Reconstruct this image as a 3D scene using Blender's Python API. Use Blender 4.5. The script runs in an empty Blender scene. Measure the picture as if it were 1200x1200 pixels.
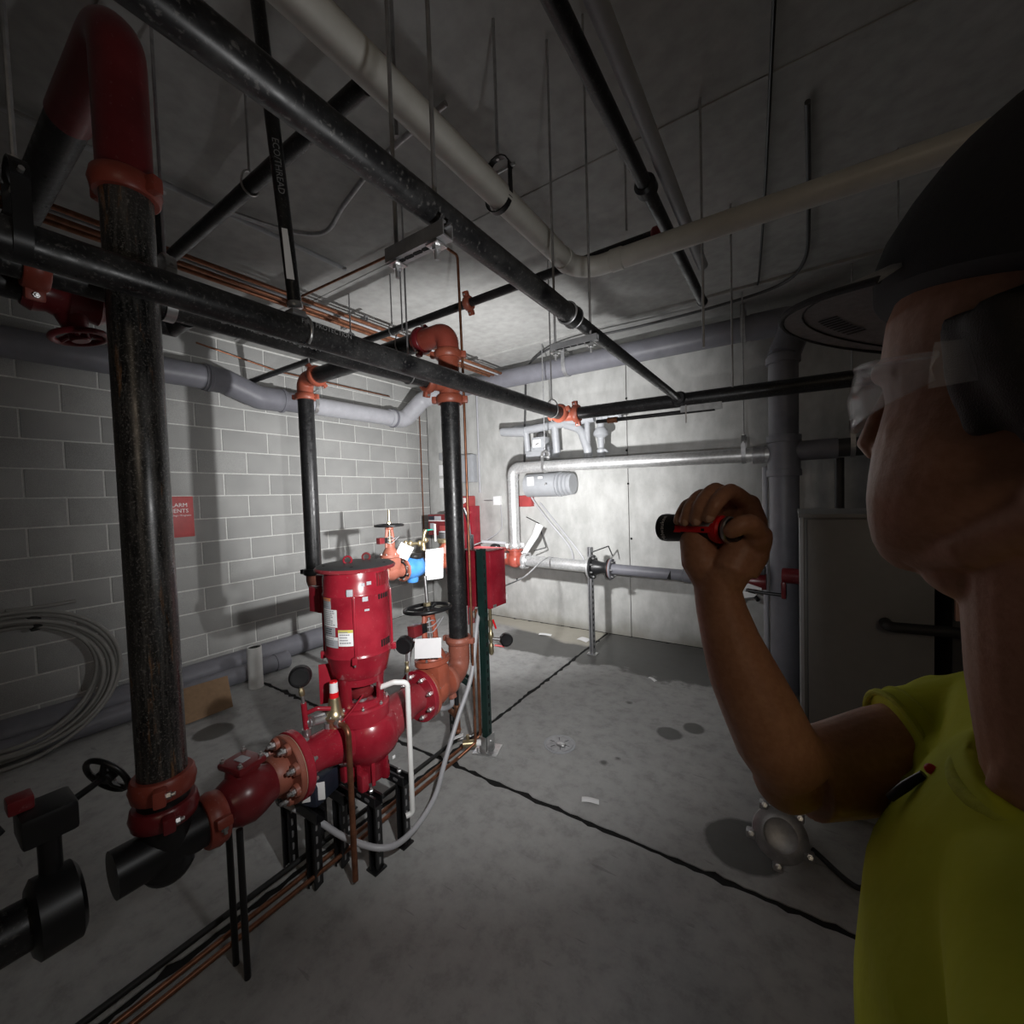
import bpy, bmesh, math, random
from mathutils import Vector, Matrix, noise as mnoise
random.seed(7)
S = bpy.context.scene
COL = S.collection
PI = math.pi
V = Vector

# ------------------------------------------------------------------ camera, light, exposure
def setup():
    cam = bpy.data.cameras.new('camera')
    co = bpy.data.objects.new('camera', cam); COL.objects.link(co)
    yaw, pit, rol = 0.589694, 0.035342, -0.031860
    c, s = math.cos(yaw), math.sin(yaw)
    fw = V((-s, c, 0)); rt = V((c, s, 0)); up = V((0, 0, 1))
    f2 = fw*math.cos(pit) - up*math.sin(pit); u2 = up*math.cos(pit) + fw*math.sin(pit)
    cr, sr = math.cos(rol), math.sin(rol)
    r3 = rt*cr + u2*sr; u3 = u2*cr - rt*sr
    m = Matrix((r3, u3, -f2)).transposed().to_4x4()
    m.translation = V((0, 0, 1.529))
    co.matrix_world = m
    cam.sensor_width = 36; cam.lens = 14.911; cam.clip_start = 0.01
    S.camera = co
    w = bpy.data.worlds.new('world'); S.world = w; w.use_nodes = True
    bg = w.node_tree.nodes['Background']
    bg.inputs[0].default_value = (0.9, 0.95, 1.0, 1); bg.inputs[1].default_value = 0.008
    S.view_settings.view_transform = 'Standard'; S.view_settings.look = 'None'
    S.view_settings.exposure = 0.0; S.view_settings.gamma = 1.0
    S.view_settings.use_curve_mapping = False
setup()

def lamp(name, kind, loc, target, energy, size=0.03, angle=120, blend=1.0, color=(1, 1, 1)):
    l = bpy.data.lights.new(name, kind); o = bpy.data.objects.new(name, l); COL.objects.link(o)
    o.location = loc
    o.rotation_euler = (V(target) - V(loc)).to_track_quat('-Z', 'Y').to_euler()
    l.energy = energy; l.color = color
    if kind == 'SPOT':
        l.spot_size = math.radians(angle); l.spot_blend = blend; l.shadow_soft_size = size
    elif kind == 'POINT':
        l.shadow_soft_size = size
    else:
        l.size = size
    return o
# the beam of the torch in the hand, the second torch of the light painting, and a weak warm fill added to lift the man
lamp('torch_beam', 'SPOT', (-0.175, 0.555, 1.487), (-2.75, 3.3, 0.95), 140, 0.02, 104, 1.0)
lamp('riser_fill', 'SPOT', (-0.178, 0.556, 1.487), (-2.2, 1.0, 1.2), 8, 0.03, 172, 0.4)  # wide fill added at the torch to put a highlight on the near riser
lamp('work_light', 'SPOT', (-1.40, 2.10, 1.47), (-3.75, 4.4, 1.95), 385, 0.03, 146, 1.0)
lamp('warm_fill', 'AREA', (1.3, -1.6, 2.3), (0.1, 0.5, 1.4), 5, 0.6, color=(1.0, 0.82, 0.62))

# ------------------------------------------------------------------ materials
class MT:
    def __init__(self, name, rough=0.5, metal=0.0, spec=0.5):
        self.m = bpy.data.materials.new(name); self.m.use_nodes = True
        self.t = self.m.node_tree; self.b = self.t.nodes['Principled BSDF']
        self.b.inputs['Roughness'].default_value = rough
        self.b.inputs['Metallic'].default_value = metal
        self.b.inputs['Specular IOR Level'].default_value = spec
        self.co = self.t.nodes.new('ShaderNodeTexCoord').outputs['Object']
    def n(self, kind): return self.t.nodes.new(kind)
    def lk(self, a, b): self.t.links.new(a, b)
    def pos(self):
        return self.n('ShaderNodeNewGeometry').outputs['Position']
    def noise(self, scale, detail=4, vec=None, stretch=None, rough=0.55):
        n = self.n('ShaderNodeTexNoise'); n.inputs['Scale'].default_value = scale
        n.inputs['Detail'].default_value = detail; n.inputs['Roughness'].default_value = rough
        v = vec if vec is not None else self.co
        if stretch:
            mp = self.n('ShaderNodeMapping'); mp.inputs['Scale'].default_value = stretch
            self.lk(v, mp.inputs['Vector']); v = mp.outputs['Vector']
        self.lk(v, n.inputs['Vector'])
        return n.outputs['Fac']
    def ramp(self, fac, stops):
        r = self.n('ShaderNodeValToRGB'); e = r.color_ramp.elements
        while len(e) < len(stops): e.new(0.5)
        for k, (p, c) in enumerate(stops):
            e[k].position = p
            e[k].color = (c, c, c, 1) if isinstance(c, (int, float)) else (*c, 1)
        self.lk(fac, r.inputs['Fac'])
        return r.outputs['Color']
    def mix(self, fac, a, b, mode='MIX'):
        x = self.n('ShaderNodeMix'); x.data_type = 'RGBA'; x.blend_type = mode
        for k, q in ((0, fac), (6, a), (7, b)):
            if isinstance(q, bpy.types.NodeSocket): self.lk(q, x.inputs[k])
            elif k == 0: x.inputs[0].default_value = q
            else: x.inputs[k].default_value = (*q, 1)
        return x.outputs[2]
    def math(self, op, a, b=0.0):
        x = self.n('ShaderNodeMath'); x.operation = op
        for k, q in ((0, a), (1, b)):
            if isinstance(q, bpy.types.NodeSocket): self.lk(q, x.inputs[k])
            else: x.inputs[k].default_value = q
        return x.outputs[0]
    def color(self, c):
        if isinstance(c, bpy.types.NodeSocket): self.lk(c, self.b.inputs['Base Color'])
        else: self.b.inputs['Base Color'].default_value = (*c, 1)
        return self
    def rough(self, c): self.lk(c, self.b.inputs['Roughness']); return self
    def bump(self, h, strength=0.3, dist=0.01):
        bp = self.n('ShaderNodeBump'); bp.inputs['Strength'].default_value = strength
        bp.inputs['Distance'].default_value = dist
        self.lk(h, bp.inputs['Height']); self.lk(bp.outputs['Normal'], self.b.inputs['Normal'])
        return self
M = {}
def plain(key, c, rough=0.5, metal=0.0, var=0.12, scale=18, bump=0.0):
    m = MT(key, rough, metal)
    f = m.noise(scale, 5)
    lo = tuple(x*(1-var) for x in c); hi = tuple(min(1, x*(1+var)) for x in c)
    m.color(m.ramp(f, [(0.3, lo), (0.7, hi)]))
    if bump: m.bump(m.noise(scale*6, 3), bump, 0.002)
    M[key] = m.m
def mats():
    m = MT('concrete_block', 0.9, 0, 0.2)
    oi = m.n('ShaderNodeObjectInfo').outputs['Random']
    p = m.pos()
    base = m.ramp(oi, [(0, (0.30, 0.30, 0.29)), (1, (0.40, 0.40, 0.385))])
    f = m.mix(0.5, base, m.ramp(m.noise(4, 5, p), [(0.3, (0.28, 0.28, 0.27)), (0.7, (0.44, 0.435, 0.42))]))
    f = m.mix(0.25, f, m.ramp(m.noise(260, 2, p), [(0.35, 0.15), (0.65, 0.6)]))
    m.color(f); m.bump(m.noise(180, 3, p), 0.35, 0.004); M['block'] = m.m
    plain('far_wall', (0.17, 0.17, 0.165), 0.9)
    plain('mortar', (0.66, 0.66, 0.635), 0.95, 0, 0.1, 60, 0.3)

    m = MT('cast_wall', 0.85, 0, 0.25); p = m.pos()
    a = m.ramp(m.noise(1.6, 6, p, None, 0.65), [(0.3, (0.36, 0.36, 0.345)), (0.55, (0.53, 0.53, 0.505)), (0.75, (0.60, 0.60, 0.575))])
    b = m.ramp(m.noise(9, 5, p, (1, 1, 0.5)), [(0.35, 0.32), (0.7, 0.62)])
    c = m.mix(0.4, a, b)
    sp = m.ramp(m.noise(70, 2, p), [(0.25, 0.0), (0.33, 1.0)])
    c = m.mix(m.math('MULTIPLY', m.math('SUBTRACT', 1.0, sp), 0.5), c, (0.2, 0.2, 0.19))
    sep = m.n('ShaderNodeSeparateXYZ'); m.lk(p, sep.inputs[0])
    low = m.math('MULTIPLY', m.math('SUBTRACT', 0.32, m.math('ADD', sep.outputs[2], m.math('MULTIPLY', m.noise(3, 4, p), 0.35))), 5.0)
    lowc = m.n('ShaderNodeClamp'); m.lk(low, lowc.inputs[0])
    c = m.mix(m.math('MULTIPLY', lowc.outputs[0], 0.75), c, (0.22, 0.205, 0.16))
    m.color(c); m.bump(m.noise(40, 4, p), 0.15, 0.004); M['cast'] = m.m

    m = MT('deck_concrete', 0.9, 0, 0.2); p = m.pos()
    a = m.ramp(m.noise(1.1, 5, p), [(0.3, (0.30, 0.30, 0.285)), (0.7, (0.42, 0.415, 0.395))])
    b = m.ramp(m.noise(14, 5, p), [(0.3, 0.26), (0.7, 0.46)])
    m.color(m.mix(0.4, a, b)); m.bump(m.noise(60, 3, p), 0.15, 0.003); M['deck'] = m.m

    m = MT('floor_concrete', 0.8, 0, 0.3); p = m.pos()
    a = m.ramp(m.noise(1.7, 7, p, None, 0.68), [(0.28, (0.27, 0.27, 0.26)), (0.52, (0.38, 0.38, 0.365)), (0.75, (0.44, 0.44, 0.42))])
    b = m.ramp(m.noise(11, 6, p, None, 0.7), [(0.32, 0.20), (0.5, 0.36), (0.7, 0.44)])
    c = m.mix(0.5, a, b)
    sc = m.ramp(m.noise(22, 2, p, (0.25, 1.6, 1)), [(0.27, 0.0), (0.31, 1.0)])
    c = m.mix(m.math('MULTIPLY', m.math('SUBTRACT', 1.0, sc), 0.45), c, (0.19, 0.19, 0.185))
    # wet stain along the back wall, dry sediment in the corner, a few spills
    sep = m.n('ShaderNodeSeparateXYZ'); m.lk(p, sep.inputs[0]); X, Y = sep.outputs[0], sep.outputs[1]
    nz = m.math('MULTIPLY', m.math('SUBTRACT', m.noise(2.6, 6, p, None, 0.6), 0.5), 0.55)
    def clamp01(q):
        k = m.n('ShaderNodeClamp'); m.lk(q, k.inputs[0]); return k.outputs[0]
    wet = clamp01(m.math('MULTIPLY', m.math('SUBTRACT', m.math('ADD', Y, nz), 3.47), 22.0))
    wx = clamp01(m.math('MULTIPLY', m.math('ADD', m.math('ADD', X, 2.75), nz), 8.0))
    wet = m.math('MULTIPLY', wet, wx)
    # sediment: between the wall and a line from the corner to the joint
    sed = clamp01(m.math('MULTIPLY', m.math('SUBTRACT', m.math('ADD', m.math('ADD', Y, m.math('MULTIPLY', X, 0.18)), m.math('MULTIPLY', nz, 0.5)), 3.55), 14.0))
    sed = m.math('MULTIPLY', sed, clamp01(m.math('MULTIPLY', m.math('SUBTRACT', -1.70, m.math('ADD', X, m.math('MULTIPLY', nz, 0.2))), 14.0)))
    for cx, cy, rr in ((-0.56, 2.87, 0.066), (-0.68, 2.715, 0.075), (-1.02, 2.98, 0.03), (-0.92, 2.23, 0.035), (-0.86, 2.31, 0.03), (-0.2, 2.0, 0.16), (-3.3, 1.2, 0.12), (-2.4, 1.6, 0.07)):
        dx = m.math('SUBTRACT', X, cx); dy = m.math('SUBTRACT', Y, cy)
        d = m.math('SQRT', m.math('ADD', m.math('MULTIPLY', dx, dx), m.math('MULTIPLY', dy, dy)))
        spot = clamp01(m.math('MULTIPLY', m.math('SUBTRACT', rr, m.math('ADD', d, m.math('MULTIPLY', nz, 0.2))), 60.0))
        wet = m.math('MAXIMUM', wet, spot)
    wet2 = m.math('MULTIPLY', wet, m.math('SUBTRACT', 1.0, sed))
    c = m.mix(m.math('MULTIPLY', wet2, 0.86), c, (0.065, 0.065, 0.06))
    c = m.mix(m.math('MULTIPLY', sed, 0.7), c, (0.45, 0.42, 0.34))
    m.color(c)
    m.rough(m.math('SUBTRACT', 0.82, m.math('MULTIPLY', wet2, 0.45)))
    m.bump(m.noise(45, 5, p), 0.2, 0.004); M['floor'] = m.m

    for key, dust, a_ in (('black', 0.12, 0.3), ('dusty', 0.75, 0.5)):
        m = MT(key + '_steel', 0.34, 0.0, 0.55)
        c = m.ramp(m.noise(6, 5), [(0.35, (0.006, 0.006, 0.007)), (0.75, (0.018, 0.018, 0.019))])
        sc = m.ramp(m.noise(130, 3), [(0.58, 0.0), (0.68, 1.0)])
        c = m.mix(m.math('MULTIPLY', sc, a_*0.8), c, (0.20, 0.19, 0.18))
        du = m.ramp(m.noise(9, 7, None, None, 0.75), [(0.46, 0.0), (0.72, 1.0)])
        c = m.mix(m.math('MULTIPLY', du, dust*0.6), c, (0.10, 0.098, 0.095))
        m.color(c); m.rough(m.ramp(m.noise(30, 4), [(0.3, 0.26), (0.7, 0.5)])); M[key] = m.m

    m = MT('worn_black_steel', 0.36, 0.0, 0.7)
    c = m.ramp(m.noise(5, 6), [(0.35, (0.008, 0.008, 0.008)), (0.75, (0.035, 0.034, 0.033))])
    d = m.ramp(m.noise(70, 6, None, (1, 1, 0.07), 0.75), [(0.48, 0.0), (0.62, 1.0)])
    c = m.mix(m.math('MULTIPLY', d, 0.5), c, (0.13, 0.12, 0.11))
    d2 = m.ramp(m.noise(24, 6, None, (1.4, 1.4, 0.16), 0.65), [(0.59, 0.0), (0.65, 1.0)])
    c = m.mix(m.math('MULTIPLY', d2, 0.8), c, (0.22, 0.11, 0.05))
    d3 = m.ramp(m.noise(190, 4, None, None, 0.7), [(0.54, 0.0), (0.64, 1.0)])
    c = m.mix(m.math('MULTIPLY', d3, 0.45), c, (0.35, 0.33, 0.31))
    m.color(c); m.rough(m.ramp(m.noise(40, 4, None, (1, 1, 0.3)), [(0.3, 0.22), (0.7, 0.42)])); M['worn'] = m.m

    def paint(key, c, dust=0.2, rough=0.3):
        m = MT(key, rough, 0.0, 0.5)
        hi = tuple(min(1, x*1.2+0.01) for x in c); lo = tuple(x*0.75 for x in c)
        q = m.ramp(m.noise(8, 5), [(0.3, lo), (0.7, hi)])
        s = m.ramp(m.noise(90, 3), [(0.64, 0.0), (0.72, 1.0)])
        q = m.mix(m.math('MULTIPLY', s, dust), q, (0.5, 0.38, 0.36))
        g = m.ramp(m.noise(3.5, 5), [(0.5, 0.0), (0.75, 1.0)])
        q = m.mix(m.math('MULTIPLY', g, dust), q, tuple(0.7*x+0.12 for x in c))
        m.color(q); M[key] = m.m
    paint('red', (0.30, 0.010, 0.024), 0.12, 0.24)
    paint('red_dusty', (0.27, 0.02, 0.03), 0.45, 0.38)
    paint('dark_red', (0.17, 0.012, 0.016), 0.15, 0.3)
    paint('orange', (0.33, 0.078, 0.042), 0.2, 0.42)
    paint('rust_orange', (0.31, 0.095, 0.06), 0.35, 0.5)
    paint('brick_red', (0.30, 0.055, 0.035), 0.2, 0.4)
    paint('blue', (0.06, 0.25, 0.62), 0.1, 0.3)
    paint('pale_salmon', (0.62, 0.38, 0.30), 0.35, 0.6)
    plain('flat_red', (0.40, 0.06, 0.06), 0.5)
    plain('bright_red', (0.75, 0.012, 0.02), 0.35, 0, 0.05)
    m = MT('galvanised', 0.42, 0.75)
    v = m.n('ShaderNodeTexVoronoi'); v.inputs['Scale'].default_value = 45; m.lk(m.co, v.inputs['Vector'])
    q = m.mix(0.5, m.ramp(v.outputs['Distance'], [(0, 0.5), (0.8, 0.8)]), m.ramp(m.noise(7, 5), [(0.3, 0.42), (0.7, 0.8)]))
    m.color(q); M['galv'] = m.m
    plain('zinc', (0.62, 0.62, 0.62), 0.32, 0.9, 0.15, 40)
    plain('zinc_dull', (0.40, 0.40, 0.41), 0.45, 0.7, 0.2, 30)
    plain('gray_pvc', (0.18, 0.18, 0.205), 0.45, 0, 0.08, 12)
    plain('pale_gray_pvc', (0.42, 0.42, 0.45), 0.45, 0, 0.08, 12)
    plain('white_pvc', (0.78, 0.78, 0.76), 0.35, 0, 0.05)
    plain('cream_pvc', (0.55, 0.54, 0.50), 0.45, 0, 0.06)
    plain('copper', (0.27, 0.115, 0.065), 0.42, 0.75, 0.35, 25)
    plain('bright_copper', (0.66, 0.33, 0.20), 0.3, 0.9, 0.25, 25)
    plain('brass', (0.50, 0.42, 0.26), 0.33, 0.85, 0.2, 30)
    plain('green_strut', (0.010, 0.030, 0.026), 0.35, 0, 0.2)
    plain('black_paint', (0.010, 0.010, 0.011), 0.4, 0, 0.3)
    plain('black_plastic', (0.012, 0.012, 0.013), 0.32, 0, 0.2)
    plain('dark_hole', (0.003, 0.003, 0.003), 0.9, 0, 0.1)
    plain('paper', (0.82, 0.82, 0.82), 0.7, 0, 0.03)
    plain('sheet', (0.88, 0.88, 0.89), 0.4, 0, 0.03)
    plain('label_gray', (0.42, 0.43, 0.46), 0.5, 0, 0.05)
    plain('label_yellow', (0.62, 0.55, 0.12), 0.5, 0, 0.05)
    plain('label_orange', (0.75, 0.22, 0.05), 0.5, 0, 0.05)
    plain('ink', (0.03, 0.03, 0.035), 0.6, 0, 0.05)
    plain('ink_gray', (0.28, 0.28, 0.3), 0.6, 0, 0.05)
    plain('white_ink', (0.8, 0.8, 0.8), 0.6, 0, 0.03)
    plain('dull_white_ink', (0.3, 0.3, 0.3), 0.6, 0, 0.2, 90)
    plain('meter_gray', (0.36, 0.37, 0.39), 0.45, 0, 0.06)
    plain('cabinet_gray', (0.24, 0.24, 0.235), 0.5, 0, 0.05)
    plain('dark_gray', (0.05, 0.05, 0.052), 0.5, 0, 0.1)
    plain('rubber', (0.016, 0.016, 0.016), 0.6, 0, 0.1)
    plain('hose_gray', (0.42, 0.42, 0.44), 0.4, 0, 0.06)
    plain('cardboard', (0.30, 0.19, 0.11), 0.85, 0, 0.1, 30)
    plain('teal', (0.02, 0.42, 0.30), 0.4, 0, 0.1)
    plain('coil_white', (0.26, 0.255, 0.24), 0.45, 0, 0.08)
    plain('navy', (0.02, 0.025, 0.04), 0.4, 0, 0.2)
    plain('gasket', (0.55, 0.42, 0.30), 0.7, 0, 0.1)
    # person
    m = MT('skin', 0.48, 0, 0.4)
    q = m.ramp(m.noise(22, 5), [(0.3, (0.36, 0.165, 0.095)), (0.7, (0.47, 0.235, 0.145))])
    q = m.mix(0.25, q, m.ramp(m.noise(160, 3), [(0.35, (0.28, 0.12, 0.07)), (0.65, (0.5, 0.27, 0.18))]))
    m.color(q); m.b.inputs['Subsurface Weight'].default_value = 0.0
    m.bump(m.noise(320, 3), 0.2, 0.0012); M['skin'] = m.m
    m = MT('hivis_cloth', 0.8, 0, 0.2)
    wv = m.n('ShaderNodeTexWave'); wv.inputs['Scale'].default_value = 300; m.lk(m.co, wv.inputs['Vector'])
    m.color(m.ramp(m.noise(9, 4), [(0.3, (0.42, 0.46, 0.022)), (0.7, (0.56, 0.60, 0.035))]))
    m.bump(m.noise(14, 4), 0.35, 0.012); M['hivis'] = m.m
    plain('hivis_rib', (0.46, 0.50, 0.025), 0.8, 0, 0.1, 200, 0.3)
    plain('cap_cloth', (0.013, 0.013, 0.015), 0.85, 0, 0.2, 300, 0.4)
    plain('brim_cloth', (0.23, 0.23, 0.24), 0.8, 0, 0.15, 200, 0.3)
    plain('hair', (0.012, 0.008, 0.006), 0.6, 0, 0.3, 200, 0.5)
    plain('denim', (0.03, 0.04, 0.07), 0.9, 0, 0.15, 150, 0.3)
    plain('leather', (0.06, 0.035, 0.02), 0.6, 0, 0.2, 40, 0.3)
    plain('nail', (0.50, 0.30, 0.22), 0.35, 0, 0.05)
    m = MT('clear_lens', 0.05, 0, 0.5)
    m.b.inputs['Transmission Weight'].default_value = 0.0
    m.b.inputs['Alpha'].default_value = 0.24
    m.color((0.75, 0.75, 0.78)); M['lens'] = m.m
    m = MT('lamp_glass', 0.1); m.color((0.9, 0.9, 0.9))
    m.b.inputs['Emission Color'].default_value = (1, 1, 1, 1); m.b.inputs['Emission Strength'].default_value = 6; M['lamp'] = m.m
mats()

# ------------------------------------------------------------------ mesh building
def frame(axis, ref=None):
    a = V(axis).normalized()
    r = V(ref) if ref is not None else (V((0, 0, 1)) if abs(a.z) < 0.9 else V((1, 0, 0)))
    u = r - a*r.dot(a)
    u.normalize()
    return u, a.cross(u), a
ROOT = {}
class MB:
    def __init__(self): self.v = []; self.f = []
    def add(self, vs, fs):
        k = len(self.v); self.v += [V(p) for p in vs]; self.f += [tuple(i+k for i in q) for q in fs]; return self
    def lathe(self, o, axis, prof, seg=24, ref=None, cap=True, sx=1.0):
        u, w, a = frame(axis, ref); o = V(o); vs = []; fs = []
        for t, r in prof:
            for k in range(seg):
                g = 2*PI*k/seg
                vs.append(o + a*t + u*(math.cos(g)*r*sx) + w*(math.sin(g)*r))
        n = len(prof)
        for i in range(n-1):
            for k in range(seg):
                k2 = (k+1) % seg
                fs.append((i*seg+k, i*seg+k2, (i+1)*seg+k2, (i+1)*seg+k))
        if cap:
            fs.append(tuple(range(seg-1, -1, -1))); fs.append(tuple((n-1)*seg+k for k in range(seg)))
        return self.add(vs, fs)
    def cyl(self, p0, p1, r, seg=20, r1=None, ch=0.0):
        p0, p1 = V(p0), V(p1); L = (p1-p0).length; r1 = r if r1 is None else r1
        if ch: pr = [(0, r-ch), (ch, r), (L-ch, r1), (L, r1-ch)]
        else: pr = [(0, r), (L, r1)]
        return self.lathe(p0, p1-p0, pr, seg)
    def ring(self, o, axis, ro, ri, t, seg=28, ch=0.002):
        u, w, a = frame(axis); o = V(o)
        pr = [(0, ri), (0, ro-ch), (ch, ro), (t-ch, ro), (t, ro-ch), (t, ri)]
        vs = []; fs = []; n = len(pr)
        for t_, r in pr:
            for k in range(seg):
                g = 2*PI*k/seg; vs.append(o + a*t_ + u*(math.cos(g)*r) + w*(math.sin(g)*r))
        for i in range(n):
            j = (i+1) % n
            for k in range(seg):
                k2 = (k+1) % seg; fs.append((i*seg+k, i*seg+k2, j*seg+k2, j*seg+k))
        return self.add(vs, fs)
    def tube(self, pts, r, seg=14, cap=True, close=False, sx=1.0, up=None):
        pts = [V(p) for p in pts]; n = len(pts); R = r if isinstance(r, (list, tuple)) else [r]*n
        T = []
        for i in range(n):
            if close: d = pts[(i+1) % n] - pts[i-1]
            elif i == 0: d = pts[1]-pts[0]
            elif i == n-1: d = pts[-1]-pts[-2]
            else: d = (pts[i+1]-pts[i]).normalized() + (pts[i]-pts[i-1]).normalized()
            T.append(d.normalized() if d.length > 1e-9 else V((0, 0, 1)))
        u, _, _ = frame(T[0], up); vs = []; fs = []
        for i in range(n):
            if up is not None: u = frame(T[i], up)[0]
            else:
                u = u - T[i]*u.dot(T[i]); u.normalize()
            w = T[i].cross(u); rr = R[i]
            ra, rb = (rr if isinstance(rr, (list, tuple)) else (rr*sx, rr))
            for k in range(seg):
                g = 2*PI*k/seg; vs.append(pts[i] + u*(math.cos(g)*ra) + w*(math.sin(g)*rb))
        for i in range(n if close else n-1):
            j = (i+1) % n
            for k in range(seg):
                k2 = (k+1) % seg; fs.append((i*seg+k, i*seg+k2, j*seg+k2, j*seg+k))
        if cap and not close:
            fs.append(tuple(range(seg-1, -1, -1))); fs.append(tuple((n-1)*seg+k for k in range(seg)))
        return self.add(vs, fs)
    def torus(self, o, axis, R, r, seg=32, ss=10, a0=0, a1=2*PI, ref=None):
        u, w, a = frame(axis, ref); o = V(o); full = abs(a1-a0-2*PI) < 1e-6
        n = seg if full else seg+1
        pts = [o + u*(math.cos(a0+(a1-a0)*k/seg)*R) + w*(math.sin(a0+(a1-a0)*k/seg)*R) for k in range(n)]
        return self.tube(pts, r, ss, True, full)
    def box(self, c, size, rot=None, ch=0.0):
        c = V(c); h = V(size)/2
        bm = bmesh.new(); bmesh.ops.create_cube(bm, size=1)
        for q in bm.verts: q.co = V((q.co.x*size[0], q.co.y*size[1], q.co.z*size[2]))
        if ch: bmesh.ops.bevel(bm, geom=list(bm.edges), offset=min(ch, min(size)*0.45), segments=2, profile=0.6, affect='EDGES')
        bm.verts.index_update()
        vs = [(rot @ q.co if rot else q.co) + c for q in bm.verts]; fs = [tuple(x.index for x in f.verts) for f in bm.faces]
        bm.free(); return self.add(vs, fs)
    def prism(self, poly, o, u, w, d):
        o, u, w, d = V(o), V(u), V(w), V(d); n = len(poly)
        vs = [o + u*a + w*b for a, b in poly] + [o + u*a + w*b + d for a, b in poly]
        fs = [tuple(range(n-1, -1, -1)), tuple(range(n, 2*n))] + [(i, (i+1) % n, n+(i+1) % n, n+i) for i in range(n)]
        return self.add(vs, fs)
    def ball(self, c, r, seg=20, rings=12, rot=None):
        c = V(c); r = V(r) if not isinstance(r, (int, float)) else V((r, r, r)); vs = []; fs = []
        for i in range(1, rings):
            t = PI*i/rings
            for k in range(seg):
                g = 2*PI*k/seg; q = V((math.sin(t)*math.cos(g)*r.x, math.sin(t)*math.sin(g)*r.y, math.cos(t)*r.z))
                vs.append(c + (rot @ q if rot else q))
        top = len(vs); q = V((0, 0, r.z)); vs.append(c + (rot @ q if rot else q)); q = -q; vs.append(c + (rot @ q if rot else q))
        for i in range(rings-2):
            for k in range(seg):
                k2 = (k+1) % seg; fs.append((i*seg+k, (i+1)*seg+k, (i+1)*seg+k2, i*seg+k2))
        for k in range(seg):
            k2 = (k+1) % seg; fs.append((top, k, k2)); fs.append((top+1, (rings-2)*seg+k2, (rings-2)*seg+k))
        return self.add(vs, fs)
    def mesh(self, name, off=V((0, 0, 0)), sharp=38):
        me = bpy.data.meshes.new(name); me.from_pydata([p-off for p in self.v], [], self.f)
        me.validate(); me.update()
        bm = bmesh.new(); bm.from_mesh(me); bmesh.ops.recalc_face_normals(bm, faces=bm.faces); bm.to_mesh(me); bm.free()
        me.polygons.foreach_set('use_smooth', [True]*len(me.polygons)); me.set_sharp_from_angle(angle=math.radians(sharp))
        return me
    def build(self, name, mat, parent=None, label=None, cat=None, group=None, kind=None, origin=None, sharp=38):
        if parent is not None: off = ROOT[parent]
        elif origin is not None: off = V(origin)
        else:
            xs = [p.x for p in self.v]; ys = [p.y for p in self.v]; zs = [p.z for p in self.v]
            off = V(((min(xs)+max(xs))/2, (min(ys)+max(ys))/2, min(zs)))
        me = self.mesh(name, off, sharp); me.materials.append(M[mat])
        o = bpy.data.objects.new(name, me); COL.objects.link(o)
        if parent is not None: o.parent = parent
        else: o.location = off
        ROOT[o] = off
        if kind is None and parent is not None and (name.endswith('slots') or name in ('print', 'scale_marks', 'printed_marks')): kind = 'stuff'
        return props(o, label, cat, group, kind)
def props(o, label=None, cat=None, group=None, kind=None):
    if label: o['label'] = label
    if cat: o['category'] = cat
    if group: o['group'] = group
    if kind: o['kind'] = kind
    return o
def thing(name, label, cat, loc, group=None, kind=None):
    o = bpy.data.objects.new(name, None); COL.objects.link(o); o.location = loc; o.empty_display_size = 0.05
    ROOT[o] = V(loc); return props(o, label, cat, group, kind)
def place(name, me, parent, loc, rot=None):
    """one more object on a shared mesh, as a child of parent"""
    o = bpy.data.objects.new(name, me); COL.objects.link(o)
    o.parent = parent; o.location = V(loc) - ROOT[parent]
    if rot: o.rotation_euler = rot.to_euler()
    return o
def fillet(pts, R, n=7):
    pts = [V(p) for p in pts]; out = [pts[0]]
    for i in range(1, len(pts)-1):
        a, b, c = pts[i-1], pts[i], pts[i+1]; d0 = (a-b).normalized(); d1 = (c-b).normalized()
        ang = d0.angle(d1)
        if ang > PI-0.02: continue
        rr = R[i-1] if isinstance(R, (list, tuple)) else R
        t = min(rr/math.tan(ang/2), (a-b).length*0.499, (c-b).length*0.499); rr = t*math.tan(ang/2)
        ctr = b + (d0+d1).normalized()*(rr/math.sin(ang/2))
        s0 = b+d0*t - ctr; s1 = b+d1*t - ctr; tot = s0.angle(s1)
        for k in range(n+1):
            w = k/n; out.append(ctr + (s0*math.sin((1-w)*tot) + s1*math.sin(w*tot))/math.sin(tot))
    out.append(pts[-1]); return out
def spline(pts, n=8):
    pts = [V(p) for p in pts]; P = [pts[0]*2-pts[1]] + pts + [pts[-1]*2-pts[-2]]; out = []
    for i in range(1, len(P)-2):
        for k in range(n):
            t = k/n; a, b, c, d = P[i-1], P[i], P[i+1], P[i+2]
            out.append(0.5*((2*b) + (c-a)*t + (2*a-5*b+4*c-d)*t*t + (3*b-a-3*c+d)*t*t*t))
    out.append(pts[-1]); return out
def pipe(name, label, cat, pts, r, mat, R=0.06, seg=18, group=None, parent=None):
    return MB().tube(fillet(pts, R) if len(pts) > 2 and R else pts, r, seg).build(name, mat, parent, label, cat, group)

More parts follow.
